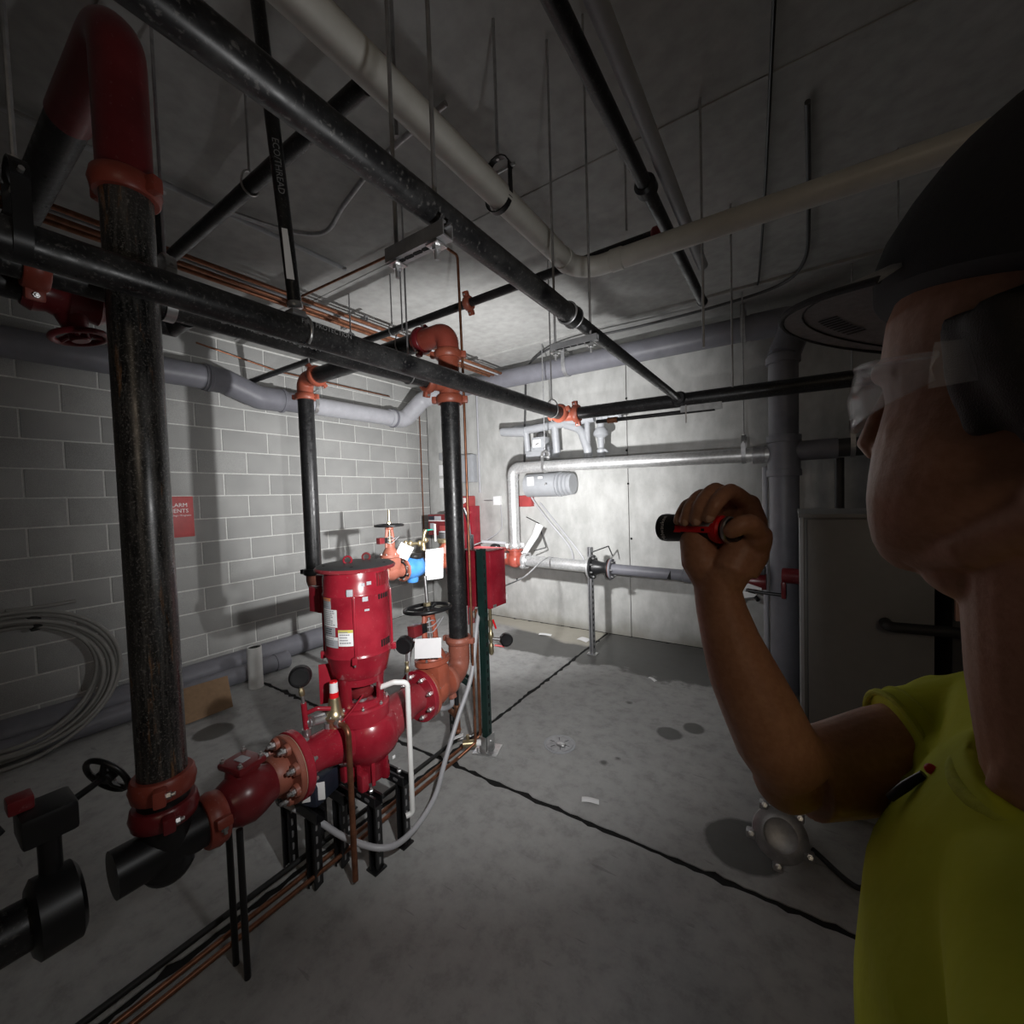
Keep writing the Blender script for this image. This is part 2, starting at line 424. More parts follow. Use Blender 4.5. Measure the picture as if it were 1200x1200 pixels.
# ------------------------------------------------------------------ shared hardware
def bolt_mesh(d):
    mb = MB(); mb.lathe((0, 0, 0), (0, 0, 1), [(0, d), (d*0.9, d), (d*1.05, d*0.85)], 6)
    mb.lathe((0, 0, d*1.05), (0, 0, 1), [(0, d*0.55), (d*0.8, d*0.55), (d*0.95, d*0.4)], 8)
    me = mb.mesh('bolt'); me.materials.append(M['zinc']); return me
BOLT = {}
def bolt(parent, p, axis, d=0.009):
    if d not in BOLT: BOLT[d] = bolt_mesh(d)
    return place('bolt', BOLT[d], parent, p, V(axis).to_track_quat('Z', 'Y'))
def bolts(parent, c, axis, R, n, d=0.009, ph=0.0):
    u, w, a = frame(axis)
    for k in range(n):
        g = ph + 2*PI*k/n; bolt(parent, V(c) + u*math.cos(g)*R + w*math.sin(g)*R, a, d)
def coupling(parent, c, axis, r, mat='orange', ear=None, w=0.046, d=0.007):
    """grooved pipe coupling: two housings with bolt pads, two bolts"""
    u, v, a = frame(axis, ear); c = V(c); mb = MB()
    mb.lathe(c - a*w/2, a, [(0, r), (0, r+0.012), (0.004, r+0.016), (w*0.3, r+0.018), (w*0.5, r+0.021), (w*0.7, r+0.018), (w-0.004, r+0.016), (w, r+0.012), (w, r)], 28, cap=False)
    rot = Matrix((u, v, a)).transposed()
    for s in (-1, 1):
        mb.box(c + u*s*(r+0.026), (0.034, 0.030, w*0.8), rot, 0.007)
    o = mb.build('coupling', mat, parent)
    for s in (-1, 1):
        bolt(o, c + u*s*(r+0.028) + v*0.015, v, d)
    return o
def flange(parent, c, axis, R, ri, t, mat, n=8, d=0.011, name='flange', bc=0.8, both=True):
    o = MB().ring(V(c)-V(axis).normalized()*t/2, axis, R, ri, t, 40, 0.003).build(name, mat, parent)
    a = V(axis).normalized()
    bolts(o, V(c)+a*t/2, a, R*bc, n, d, PI/n)
    if both: bolts(o, V(c)-a*t/2, -a, R*bc, n, d, PI/n)
    return o
def handwheel(parent, c, axis, R, mat='black_paint', tube_r=0.009, spokes=4, ref=None, name='handwheel'):
    u, w, a = frame(axis, ref); c = V(c); mb = MB()
    mb.torus(c, a, R, tube_r, 40, 10)
    mb.lathe(c-a*0.014, a, [(0, 0.020), (0.004, 0.024), (0.024, 0.024), (0.028, 0.020)], 16)
    for k in range(spokes):
        g = 2*PI*k/spokes + 0.4; d = u*math.cos(g)+w*math.sin(g)
        mb.tube([c+d*0.018-a*0.004, c+d*R*0.5-a*0.008, c+d*R], [0.011, 0.008, 0.008], 8)
    return mb.build(name, mat, parent)
def gauge(label, stem_pts, c, face, R=0.045, group='pressure gauges on the pump line'):
    """pressure gauge: case, bezel, dial, needle, stem"""
    t = thing('pressure_gauge', label, 'gauge', stem_pts[0], group)
    a = V(face).normalized(); c = V(c)
    MB().lathe(c-a*0.022, a, [(0.004, R*0.2), (0.003, R*0.70), (0, R*0.74), (0, R*0.80), (0.006, R*0.92), (0.010, R*0.97), (0.034, R*0.97)], 30).build('case', 'black_plastic', t)
    MB().ring(c+a*0.010, a, R, R*0.85, 0.010, 32).build('bezel', 'black_paint', t)
    dial = MB().lathe(c+a*0.0125, a, [(0, R*0.86), (0.001, R*0.86)], 28).build('dial', 'paper', t)
    u, w, _ = frame(a)
    mb = MB(); mb.tube([c+a*0.015, c+a*0.015+(u+w)*R*0.5], 0.0012, 6); mb.build('needle', 'ink', dial)
    mb = MB()
    for k in range(18):
        g = PI*0.75 + 1.5*PI*k/17; d = u*math.cos(g)+w*math.sin(g)
        mb.tube([c+d*R*0.68+a*0.0142, c+d*R*0.80+a*0.0142], 0.0008, 4)
    mb.build('scale_marks', 'ink', dial)
    MB().tube(stem_pts, 0.006, 10).build('stem', 'zinc', t)
    p0, p1 = V(stem_pts[0]), V(stem_pts[1]); q = p0.lerp(p1, 0.45); d = (p1-p0).normalized()
    MB().lathe(q, d, [(0, 0.009), (0.004, 0.011), (0.022, 0.011), (0.026, 0.008), (0.04, 0.008), (0.042, 0.0105), (0.052, 0.0105)], 6).build('gauge_cock', 'brass', t)
    return t
def text(parent, body, o, right, up, size, mat, name='lettering', align='CENTER', ext=0.0006, wrap=None):
    cu = bpy.data.curves.new('t', 'FONT'); cu.body = body; cu.size = size; cu.align_x = align; cu.align_y = 'CENTER'
    cu.extrude = 0.0; cu.resolution_u = 2
    ob = bpy.data.objects.new('t', cu); COL.objects.link(ob)
    bpy.context.view_layer.update()
    me = bpy.data.meshes.new_from_object(ob.evaluated_get(bpy.context.evaluated_depsgraph_get()))
    bpy.data.objects.remove(ob); bpy.data.curves.remove(cu)
    r, u = V(right).normalized(), V(up).normalized(); nn = r.cross(u); o = V(o)
    off = ROOT[parent]
    for v in me.vertices:
        if wrap:                                    # lay the letters round a cylinder: wrap = (axis point, radius)
            ctr, rad = wrap; ang = v.co.x/rad if wrap[0] is not None else 0
            a0 = (o-ctr); a0 = a0 - u*a0.dot(u); a0.normalize(); t0 = u.cross(a0)
            v.co = ctr + u*((o-ctr).dot(u) + v.co.y) + (a0*math.cos(ang) + t0*math.sin(ang))*(rad+ext) - off
        else:
            v.co = o + r*v.co.x + u*v.co.y + nn*ext - off
    me.name = name; me.materials.clear(); me.materials.append(M[mat])
    ob = bpy.data.objects.new(name, me); COL.objects.link(ob); ob.parent = parent; ROOT[ob] = off
    return ob
def rod(label, p, z0, z1=3.06, r=0.005, group='threaded hanger rods', mat='zinc_dull', name='hanger_rod'):
    return MB().cyl((p[0], p[1], z0), (p[0], p[1], z1), r, 8).build(name, mat, None, label, 'hanger rod', group)
def clevis(label, c, axis, r, z1=3.06, mat='zinc_dull', w=0.028, rise=0.09, group='clevis hangers'):
    """U shaped strap below a pipe, yoke, cross bolt and rod"""
    t = thing('clevis_hanger', label, 'pipe hanger', (c[0], c[1], c[2]-r-0.006), group)
    u, v, a = frame(axis, (0, 0, 1)); c = V(c); R = r+0.003
    def strap(pts):
        mb = MB(); prof = []
        for i, p in enumerate(pts):
            pass
        vs = []; fs = []
        for i, (p, n) in enumerate(pts):
            for s in (-1, 1):
                for k in (0, 1): vs.append(p + a*s*w/2 + n*k*0.004)
        for i in range(len(pts)-1):
            b = i*4; d = b+4
            for q in ((0, 2, 6, 4), (1, 5, 7, 3), (0, 4, 5, 1), (2, 3, 7, 6)): fs.append(tuple(b+x for x in q))
        fs.append((0, 1, 3, 2)); e = (len(pts)-1)*4; fs.append((e, e+2, e+3, e+1))
        return MB().add(vs, fs)
    h = [(c + v*R + u*(r+rise), v)]
    for k in range(13):
        g = PI*k/12; n = v*math.cos(g) - u*math.sin(g); h.append((c+n*R, n))
    h.append((c - v*R + u*(r+rise), -v))
    strap(h).build('strap', mat, t)
    y = []
    for k in range(9):
        g = PI*k/8; n = v*math.cos(g) + u*math.sin(g); y.append((c + u*(r+rise*0.7) + n*(R+0.004), n))
    strap(y).build('yoke', mat, t)
    MB().cyl(c + u*(r+rise*0.8) - v*(R+0.02), c + u*(r+rise*0.8) + v*(R+0.02), 0.005, 8).build('cross_bolt', 'zinc', t)
    top = c + u*(r+rise*0.7+R)
    MB().cyl(top, (top.x, top.y, z1), 0.005, 8).build('rod', 'zinc_dull', t)
    MB().lathe(top+u*0.004, u, [(0, 0.011), (0.009, 0.011)], 6).build('nut', 'zinc', t)
    return t
def ring_hanger(label, c, axis, r, z1=3.06, group='ring hangers'):
    t = thing('ring_hanger', label, 'pipe hanger', (c[0], c[1], c[2]-r-0.005), group)
    u, v, a = frame(axis, (0, 0, 1)); c = V(c)
    MB().tube([c + v*math.cos(g)*(r+0.003) + u*((math.sin(g)*(r+0.003)) * (1.0 if math.sin(g) < 0 else 1.6)) for g in [2*PI*k/30 for k in range(30)]], 0.0035, 8, True, True).build('ring', 'zinc', t)
    top = c + u*(r+0.003)*1.6
    MB().lathe(top-u*0.006, u, [(0, 0.007), (0.02, 0.007)], 8).build('swivel_nut', 'zinc', t)
    MB().cyl(top, (top.x, top.y, z1), 0.0045, 8).build('rod', 'zinc_dull', t)
    return t
def strut_channel(mb, p0, p1, open_dir, w=0.041, t=0.003, lip=0.007):
    """U channel with in-turned lips between two points"""
    p0, p1 = V(p0), V(p1); a = (p1-p0).normalized(); o = V(open_dir); o = (o - a*o.dot(a)).normalized(); s = a.cross(o)
    h = w/2
    prof = [(-h, h), (-h, -h), (h, -h), (h, h), (h-lip*1.3, h), (h-lip*1.3, h-t), (h-t, h-t), (h-t, -h+t), (-h+t, -h+t), (-h+t, h-t), (-h+lip*1.3, h-t), (-h+lip*1.3, h)]
    mb.prism(prof, p0, s, o, p1-p0); return mb
def slots(mb, p0, p1, face, side, n, L=0.03, W=0.014, out=0.0215):
    """raised thin slot plugs standing for the punched holes of a strut"""
    p0, p1 = V(p0), V(p1); a = (p1-p0).normalized(); f = V(face).normalized(); s = a.cross(f)
    for k in range(n):
        c = p0.lerp(p1, (k+0.5)/n) + f*out
        poly = [(math.cos(g)*W/2 + (L/2-W/2)*(1 if math.cos(g) > 0 else -1), math.sin(g)*W/2) for g in [2*PI*(j+0.5)/10 for j in range(10)]]
        mb.prism(poly, c - f*0.0005, a, s, f*0.001)
    return mb
# ------------------------------------------------------------------ the room
XL, YB, CZ = -4.351, 4.40, 3.06
def room():
    # block wall: mortar core, every block its own piece
    B = 0.2032
    wall = MB().box((XL-0.11, 0.75, 1.53), (0.21, 7.3, 3.06)).build('wall_left', 'mortar', None, kind='structure', origin=(XL, 0.75, 0))
    L, Hh, D = 2*B-0.011, B-0.011, 0.06
    me = MB().box((0, 0, 0), (D, L, Hh), None, 0.004).mesh('concrete_block'); me.materials.append(M['block'])
    y0 = 1.5749
    for n in range(15):
        k0 = 0 if n % 2 else 1           # joints fall on even half-blocks in odd courses
        y = y0 - 0.4064*(6 if k0 == 0 else 6.5)
        while y + 0.4064 <= 4.40 + 0.001:
            place('concrete_block', me, wall, (XL - D/2 + 0.0016 + random.uniform(-0.0008, 0.0008), y + B, n*B + B/2))
            y += 0.4064
        rest = 4.397 - y
        if rest > 0.05:
            e = MB().box((0, 0, 0), (D, rest-0.006, Hh), None, 0.004).mesh('concrete_block'); e.materials.append(M['block'])
            place('concrete_block', e, wall, (XL - D/2 + 0.0016, y + rest/2, n*B + B/2))
    # cast wall: panels with narrow joints
    wb = MB().box((0, YB+0.13, 1.53), (9.0, 0.2, 3.06)).build('wall_back', 'dark_gray', None, kind='structure', origin=(0, YB, 0))
    xs = [XL, -3.90, -1.462, 0.98, 3.0]
    for a, b in zip(xs[:-1], xs[1:]):
        MB().box(((a+b)/2, YB+0.03, 1.53), (b-a-0.007, 0.06, 3.058), None, 0.003).build('wall_panel', 'cast', wb)
    for x, z in ((-1.462, 2.52), (-1.462, 1.63), (-1.44, 1.05), (-1.47, 1.98), (-2.9, 2.3), (-2.9, 0.5)):
        MB().lathe((x, YB-0.001, z), (0, 1, 0), [(0, 0.012), (0.004, 0.010)], 12).build('tie_hole', 'dark_hole', wb)
    MB().box((3.05, 0.9, 1.53), (0.1, 7.2, 3.06)).build('wall_right', 'far_wall', None, kind='structure')
    MB().box((-0.7, -2.75, 1.53), (7.6, 0.1, 3.06)).build('wall_front', 'far_wall', None, kind='structure')
    # floor slabs with sawn joints
    fl = MB().box((-0.65, 0.85, -0.1045), (7.5, 7.3, 0.2)).build('floor', 'dark_hole', None, kind='structure', origin=(0, 0, -0.22))
    def slab(x0, x1, ya, yb):
        g = 0.009; random.seed(int(abs(x0*100+ya*10))); pts = []
        def edge(p, q, jag):
            n = max(2, int((V(q)-V(p)).length/0.035)); nrm = V((-(q[1]-p[1]), q[0]-p[0])).normalized()
            for i in range(n):
                t = i/n; j = (random.uniform(-1, 1)*0.007 + random.uniform(0, 1)**4*0.022) if jag and i else 0
                pts.append((p[0]+(q[0]-p[0])*t + nrm.x*abs(j), p[1]+(q[1]-p[1])*t + nrm.y*abs(j)))
        edge((x0+g, ya+g), (x1-g, ya+g), True); edge((x1-g, ya+g), (x1-g, yb-g), True)
        edge((x1-g, yb-g), (x0+g, yb-g), True); edge((x0+g, yb-g), (x0+g, ya+g), True)
        MB().prism(pts, (0, 0, -0.03), (1, 0, 0), (0, 1, 0), (0, 0, 0.03)).build('floor_slab', 'floor', fl)
    slab(XL, -1.73, 1.775, YB); slab(-1.73, 3.0, 1.775, YB); slab(XL, -1.73, -2.7, 1.775); slab(-1.73, 3.0, -2.7, 1.775)
    MB().box((-0.65, 0.85, CZ+0.1), (7.5, 7.3, 0.2)).build('ceiling', 'deck', None, kind='structure')
    for k, (y, w, h) in enumerate(((3.72, 0.05, 0.022), (1.91, 0.018, 0.006), (0.45, 0.02, 0.008))):
        MB().box((-0.65, y, CZ-h/2+0.001), (7.3, w, h), None, 0.003).build('trim_%d' % (k+1), 'deck', None, 'formwork ridge across the concrete ceiling', kind='structure')
    MB().box((-3.55, 0.9, CZ-0.03), (0.22, 6.9, 0.06), None, 0.006).build('trim_4', 'deck', None, 'shallow step in the ceiling along the block wall', kind='structure')
room()

# ------------------------------------------------------------------ suction side
XP, ZP = -1.58, 0.545          # pump centre line runs along y
def suction():
    x, y = -1.535, 0.425
    t = thing('suction_riser', 'thick scuffed black steel pipe with rust streaks nearest the camera', 'pipe', (x, y, 0.62))
    MB().tube([(x, y, 0.70), (x, y, 1.4), (x, y, 2.1), (x, y, 2.42)], 0.0585, 36).build('pipe', 'worn', t)
    coupling(t, (x, y, 0.735), (0, 0, 1), 0.059, 'brick_red', (1, -0.4, 0), 0.06, 0.010)
    coupling(t, (x, y, 2.415), (0, 0, 1), 0.059, 'brick_red', (1, 0.5, 0), 0.055, 0.009)
    MB().tube(fillet([(x, y, 2.42), (x, y, 2.86), (x-0.5, y, 2.86)], 0.10), 0.062, 28).build('elbow', 'dark_red', t)
    MB().tube([(x-0.12, y, 2.86), (-3.2, y, 2.86)], 0.057, 24).build('branch_pipe', 'black', t)

    t = thing('suction_tee', 'dark grooved pipe tee below the scuffed black riser', 'pipe fitting', (x, y, 0.44))
    mb = MB().tube([(x, y, 0.70), (x, y, 0.48)], 0.062, 30)
    mb.tube([(x, y-0.12, ZP), (x, y+0.12, ZP)], 0.062, 30); mb.ball((x, y, 0.50), 0.064)
    mb.build('tee_body', 'black_paint', t)
    coupling(t, (x, y+0.115, ZP), (0, 1, 0), 0.062, 'brick_red', (1, 0, 0.3), 0.055, 0.010)
    coupling(t, (x, y, 0.655), (0, 0, 1), 0.062, 'dark_red', (1, -0.2, 0), 0.055, 0.010)
    for dx in (-0.03, 0.05):
        MB().cyl((x+dx, y+0.17, 0), (x+dx, y+0.17, ZP-0.05), 0.010, 10).build('support_rod', 'black_paint', t)

    # butterfly valve with gear operator, at the dark left end
    t = thing('butterfly_valve', 'black gear operated valve with handwheel in the dark lower left corner', 'valve', (x, 0.20, 0.44))
    MB().lathe((x, 0.155, ZP), (0, 1, 0), [(0, 0.075), (0.01, 0.092), (0.08, 0.092), (0.09, 0.075)], 30).build('body', 'black_paint', t)
    MB().cyl((x-0.02, 0.2, ZP+0.07), (x-0.02, 0.2, ZP+0.19), 0.022, 16).build('neck', 'black_paint', t)
    MB().box((x-0.03, 0.2, ZP+0.22), (0.11, 0.10, 0.075), None, 0.012).build('gear_box', 'black_paint', t)
    MB().box((x-0.05, 0.16, ZP+0.275), (0.05, 0.045, 0.035), None, 0.006).build('indicator', 'dark_red', t)
    MB().cyl((x-0.05, 0.24, ZP+0.22), (x-0.11, 0.33, ZP+0.225), 0.009, 12).build('shaft', 'black_paint', t)
    handwheel(t, (x-0.11, 0.33, ZP+0.225), (-0.35, 0.75, 0.35), 0.062, 'black_paint', 0.008, 3)
    MB().tube(spline([(x-0.0, 0.12, ZP+0.24), (x-0.01, 0.10, ZP+0.29), (x-0.02, 0.085, ZP+0.33)]), [0.012]*16+[0.016], 10).build('lever', 'black_paint', t)
    MB().tube([(x, 0.155, ZP), (x, -2.68, ZP)], 0.058, 24).build('inlet_pipe', 'black', t)

    # strainer between tee and pump flange
    y0, y1 = 0.57, 0.735
    t = thing('suction_strainer', 'dark red cast strainer body with bolted square cover beside the riser foot', 'pipe fitting', (XP, 0.65, 0.42))
    MB().lathe((XP+0.015, y0, ZP), (0.02, 1, 0), [(0, 0.060), (0.012, 0.067), (0.05, 0.085), (0.085, 0.090), (0.12, 0.080), (0.155, 0.064), (0.165, 0.062)], 34).build('body', 'dark_red', t)
    rot = Matrix.Rotation(0.2, 3, 'Z')
    MB().lathe((XP-0.005, 0.655, ZP+0.055), (0, 0, 1), [(0, 0.055), (0.038, 0.050)], 26).build('cover_neck', 'dark_red', t)
    cv = MB().box((XP-0.005, 0.655, ZP+0.103), (0.115, 0.10, 0.022), rot, 0.009).build('cover', 'dark_red', t)
    for sx in (-1, 1):
        for sy in (-1, 1): bolt(cv, V((XP-0.005, 0.655, ZP+0.114)) + rot @ V((sx*0.044, sy*0.037, 0)), (0, 0, 1), 0.008)
    MB().box((XP-0.005, 0.655, ZP+0.1155), (0.045, 0.03, 0.003), rot, 0.001).build('nameplate', 'label_gray', t)

    t = thing('flange_adapter', 'orange slotted flange adapter bolted to the pump inlet', 'pipe fitting', (XP, 0.78, 0.42))
    MB().lathe((XP, 0.735, ZP), (0, 1, 0), [(0, 0.064), (0.01, 0.070), (0.045, 0.072), (0.055, 0.066)], 34).build('sleeve', 'rust_orange', t)
    flange(t, (XP, 0.80, ZP), (0, 1, 0), 0.124, 0.055, 0.022, 'rust_orange', 8, 0.0125, 'adapter_flange', 0.80, False)
    for k in range(8):
        g = PI/8 + 2*PI*k/8
        c = V((XP + math.cos(g)*0.099, 0.776, ZP+math.sin(g)*0.099))
        MB().lathe(c, (0, 1, 0), [(0, 0.021), (0.013, 0.024)], 14).build('bolt_lug', 'rust_orange', t)
        bolt(t, c, (0, -1, 0), 0.0125)
    MB().ring((XP, 0.811, ZP), (0, 1, 0), 0.120, 0.05, 0.004, 40).build('gasket', 'gasket', t)
suction()

# ------------------------------------------------------------------ fire pump
def pump():
    yc = 1.135
    t = thing('fire_pump', 'tall red vertical in-line pump with round motor and black lid', 'pump', (XP, yc, 0.32))
    # casing: snail body on the line plus the two branches
    mb = MB().tube([(XP, 0.83, ZP), (XP, 0.93, ZP), (XP, 1.02, ZP-0.01), (XP-0.01, 1.10, ZP-0.03)], [0.066, 0.070, 0.080, 0.10], 34)
    mb.build('suction_nozzle', 'red', t)
    MB().lathe((XP+0.012, yc+0.02, 0.325), (0, 0, 1), [(0, 0.062), (0.01, 0.066), (0.075, 0.072), (0.10, 0.090), (0.125, 0.116), (0.16, 0.132), (0.20, 0.136), (0.235, 0.130), (0.265, 0.116), (0.276, 0.108)], 44).build('volute_casing', 'red', t, sharp=60)
    for g in (-1.9, -1.2, -0.5, 0.3):
        MB().box((XP+0.012+math.cos(g)*0.075, yc+0.02+math.sin(g)*0.075, 0.375), (0.03, 0.016, 0.10), Matrix.Rotation(g, 3, 'Z'), 0.004).build('casing_rib', 'red', t)
    MB().tube([(XP+0.055, yc-0.01, ZP-0.025), (XP+0.045, 1.22, ZP-0.015), (XP+0.02, 1.32, ZP), (XP, 1.40, ZP), (XP, 1.48, ZP)], [0.082, 0.086, 0.080, 0.070, 0.066], 34).build('discharge_nozzle', 'red_dusty', t)
    flange(t, (XP, 0.829, ZP), (0, 1, 0), 0.127, 0.04, 0.030, 'red', 8, 0.012, 'suction_flange', 0.79, True)
    flange(t, (XP, 1.470, ZP), (0, 1, 0), 0.127, 0.04, 0.028, 'red', 8, 0.012, 'discharge_flange', 0.79, True)
    for s in (-1, 1):
        for q in (-1, 1):
            MB().box((XP+s*0.06, yc+q*0.055, 0.352), (0.04, 0.035, 0.075), None, 0.008).build('foot', 'red', t)
    for k, (a, b) in enumerate(((0.0, 0), (0.012, 1), (0.028, 2))):
        pass
    MB().box((XP+0.171, yc+0.02, 0.455), (0.004, 0.014, 0.012), None, 0.001).build('tag', 'paper', t)
    # bracket and coupling window
    MB().lathe((XP, yc, 0.592), (0, 0, 1), [(0, 0.108), (0.004, 0.114), (0.064, 0.116), (0.072, 0.110), (0.074, 0.098)], 44).build('casing_cover', 'red', t)
    for k in range(8):
        g = 2*PI*k/8+0.2; bolt(t, (XP+math.cos(g)*0.105, yc+math.sin(g)*0.105, 0.664), (0, 0, 1), 0.007)
    br = MB(); z0, z1, r, ri = 0.660, 0.800, 0.094, 0.083       # wall of the bracket, open at two windows
    wins = [(-0.45, 0.62), (2.5, 1.0)]
    n = 64; vs = []; fs = []
    zz = [z0, 0.692, 0.762, z1]
    def rr(z, base): return base + max(0, (z-0.755))*0.25
    def inw(k):
        g = 2*PI*(k+0.5)/n
        return any(abs((g-c+PI) % (2*PI)-PI) < hw for c, hw in wins)
    for z in zz:
        for k in range(n):
            g = 2*PI*k/n; vs += [(XP+math.cos(g)*rr(z, r), yc+math.sin(g)*rr(z, r), z), (XP+math.cos(g)*rr(z, ri), yc+math.sin(g)*rr(z, ri), z)]
    I = lambda i, k, s: (i*n + k % n)*2 + s
    for i in range(3):
        for k in range(n):
            if i == 1 and inw(k): continue
            fs += [(I(i, k, 0), I(i, k+1, 0), I(i+1, k+1, 0), I(i+1, k, 0)), (I(i, k, 1), I(i+1, k, 1), I(i+1, k+1, 1), I(i, k+1, 1))]
            if i == 1:
                if inw(k-1): fs.append((I(1, k, 0), I(2, k, 0), I(2, k, 1), I(1, k, 1)))
                if inw(k+1): fs.append((I(1, k+1, 0), I(1, k+1, 1), I(2, k+1, 1), I(2, k+1, 0)))
    for k in range(n):
        if inw(k): fs += [(I(1, k, 0), I(1, k, 1), I(1, k+1, 1), I(1, k+1, 0)), (I(2, k, 0), I(2, k+1, 0), I(2, k+1, 1), I(2, k, 1))]
    br.add(vs, fs).build('motor_bracket', 'red', t, sharp=50)
    cp = MB().cyl((XP, yc, 0.64), (XP, yc, 0.80), 0.022, 18).build('shaft', 'zinc_dull', t)
    MB().lathe((XP, yc, 0.690), (0, 0, 1), [(0, 0.046), (0.01, 0.052), (0.024, 0.052), (0.03, 0.040), (0.042, 0.040), (0.048, 0.050), (0.066, 0.050)], 20).build('shaft_coupling', 'dark_red', t)
    for k in range(6):
        g = 2*PI*k/6; bolt(t, (XP+math.cos(g)*0.043, yc+math.sin(g)*0.043, 0.756), (0, 0, 1), 0.006)
    MB().tube([(XP+0.075, yc-0.045, 0.725), (XP+0.07, yc-0.10, 0.68), (XP+0.06, yc-0.145, 0.645)], 0.0035, 8).build('flush_line', 'red', t)
    MB().box((XP-0.085, yc-0.10, 0.76), (0.006, 0.07, 0.17), Matrix.Rotation(-0.6, 3, 'Z'), 0.002).build('coupling_guard', 'red', t)
    # motor
    mot = MB().lathe((XP, yc, 0.790), (0, 0, 1), [(0, 0.100), (0.012, 0.114), (0.05, 0.122), (0.078, 0.129), (0.098, 0.137), (0.104, 0.1405), (0.110, 0.1375),
                     (0.118, 0.1355), (0.350, 0.1355), (0.355, 0.139), (0.361, 0.139), (0.366, 0.1355), (0.420, 0.135), (0.450, 0.130), (0.457, 0.118)], 56).build('motor', 'red', t)
    for g in (-0.72, -2.25, 0.85, 1.9, 2.9):
        d = V((math.cos(g), math.sin(g), 0))
        MB().box(V((XP, yc, 1.025)) + d*0.137, (0.012, 0.010, 0.245), Matrix.Rotation(g, 3, 'Z'), 0.003).build('motor_rib', 'red', t)
    for g in (-0.75, 0.85, 2.6, -2.2):
        d = V((math.cos(g), math.sin(g), 0))
        MB().box(V((XP, yc, 0.890)) + d*0.143, (0.022, 0.022, 0.030), Matrix.Rotation(g, 3, 'Z'), 0.004).build('clamp_lug', 'red', t)
        bolt(t, V((XP, yc, 0.875)) + d*0.147, (0, 0, -1), 0.005)
    MB().box((XP+math.cos(-0.82)*0.138, yc+math.sin(-0.82)*0.138, 1.165), (0.012, 0.024, 0.028), Matrix.Rotation(-0.82, 3, 'Z'), 0.002).build('seam_bracket', 'label_gray', t)
    lid = MB().lathe((XP, yc, 1.243), (0, 0, 1), [(0, 0.140), (0.002, 0.163), (0.010, 0.1655), (0.016, 0.160)], 56).build('motor_lid', 'red_dusty', t)
    MB().lathe((XP, yc, 1.2585), (0, 0, 1), [(0, 0.1595), (0.006, 0.150), (0.012, 0.10), (0.015, 0.02)], 56).build('lid_top', 'dark_gray', lid)
    for k in range(5):
        g = 0.5+2*PI*k/5
        MB().lathe((XP+math.cos(g)*0.125, yc+math.sin(g)*0.125, 1.264), (0, 0, 1), [(0, 0.008), (0.004, 0.007)], 8).build('lid_screw', 'dark_hole', lid)
    for q, m_ in (((-0.023, -0.063), 'red'), ((-0.033, 0.038), 'dark_red')):
        c = V((XP+q[0]+0.03, yc+q[1]+0.02, 1.285))
        MB().torus(c, (0.8, -0.6, 0), 0.016, 0.0042, 18, 8).cyl(c-V((0, 0, 0.022)), c-V((0, 0, 0.014)), 0.009, 10).build('eyebolt', m_, t)
    # louvres: slits on the camera right side, top and bottom
    for base, zc, hh in ((0.02, 1.205, 0.055), (0.06, 1.135, 0.026), (0.10, 0.935, 0.03)):
        for k in range(5):
            g = base + 0.095*k; d = V((math.cos(g), math.sin(g), 0))
            MB().box(V((XP, yc, zc)) + d*0.1355, (0.006, 0.007, hh), Matrix.Rotation(g, 3, 'Z'), 0.002).build('vent_slit', 'dark_hole' if hh < 0.04 else 'dark_red', t)
    g = -1.50
    MB().lathe(V((XP+math.cos(-1.05)*0.122, yc+math.sin(-1.05)*0.122, 0.858)), (0.5, -0.87, -0.25), [(0, 0.016), (0.003, 0.015)], 16, (1, 0, 0)).build('vent_hole', 'dark_hole', t)
    # junction box on the far left side
    jb = V((XP-0.180, yc-0.045, 1.105))
    MB().box(jb, (0.085, 0.075, 0.115), None, 0.006).build('junction_box', 'red', t)
    MB().box(jb+V((0, -0.040, 0)), (0.080, 0.006, 0.108), None, 0.002).build('junction_cover', 'red', t)
    MB().box(jb+V((0.03, 0, 0.085)), (0.07, 0.06, 0.05), None, 0.006).build('conduit_hub', 'red', t)
    # stickers, laid round the motor body
    def sticker(a0, a1, z0, z1, mat, lines=0, head=None, ink='ink_gray'):
        R = 0.1372; m_ = 8; vs = []; fs = []
        for i in range(m_+1):
            g = a0+(a1-a0)*i/m_; d = V((math.cos(g), math.sin(g), 0))
            for z in (z0, z1):
                for rr_ in (R, R+0.0006): vs.append(V((XP, yc, z))+d*rr_)
        for i in range(m_):
            b = 4*i; c = b+4
            fs += [(b+1, c+1, c+3, b+3), (b, b+2, c+2, c), (b, c, c+1, b+1), (b+2, b+3, c+3, c+2)]
        fs += [(0, 1, 3, 2), (4*m_, 4*m_+2, 4*m_+3, 4*m_+1)]
        s = MB().add(vs, fs).build('sticker', mat, t)
        if lines:
            mb = MB(); random.seed(int(abs(a0*1000))); hgt = (z1-z0)/(lines+1)
            for k in range(lines):
                z = z1 - hgt*(k+1); e0 = a0+(a1-a0)*0.1; e1 = a0+(a1-a0)*random.uniform(0.6, 0.92)
                for j in range(5):
                    g0, g1 = e0+(e1-e0)*j/5, e0+(e1-e0)*(j+0.82)/5
                    q = [V((XP, yc, zz_))+V((math.cos(g_), math.sin(g_), 0))*(R+0.0012) for zz_, g_ in ((z, g0), (z, g1), (z+hgt*0.45, g1), (z+hgt*0.45, g0))]
                    mb.add(q, [(0, 1, 2, 3)])
            mb.build('print', ink, s)
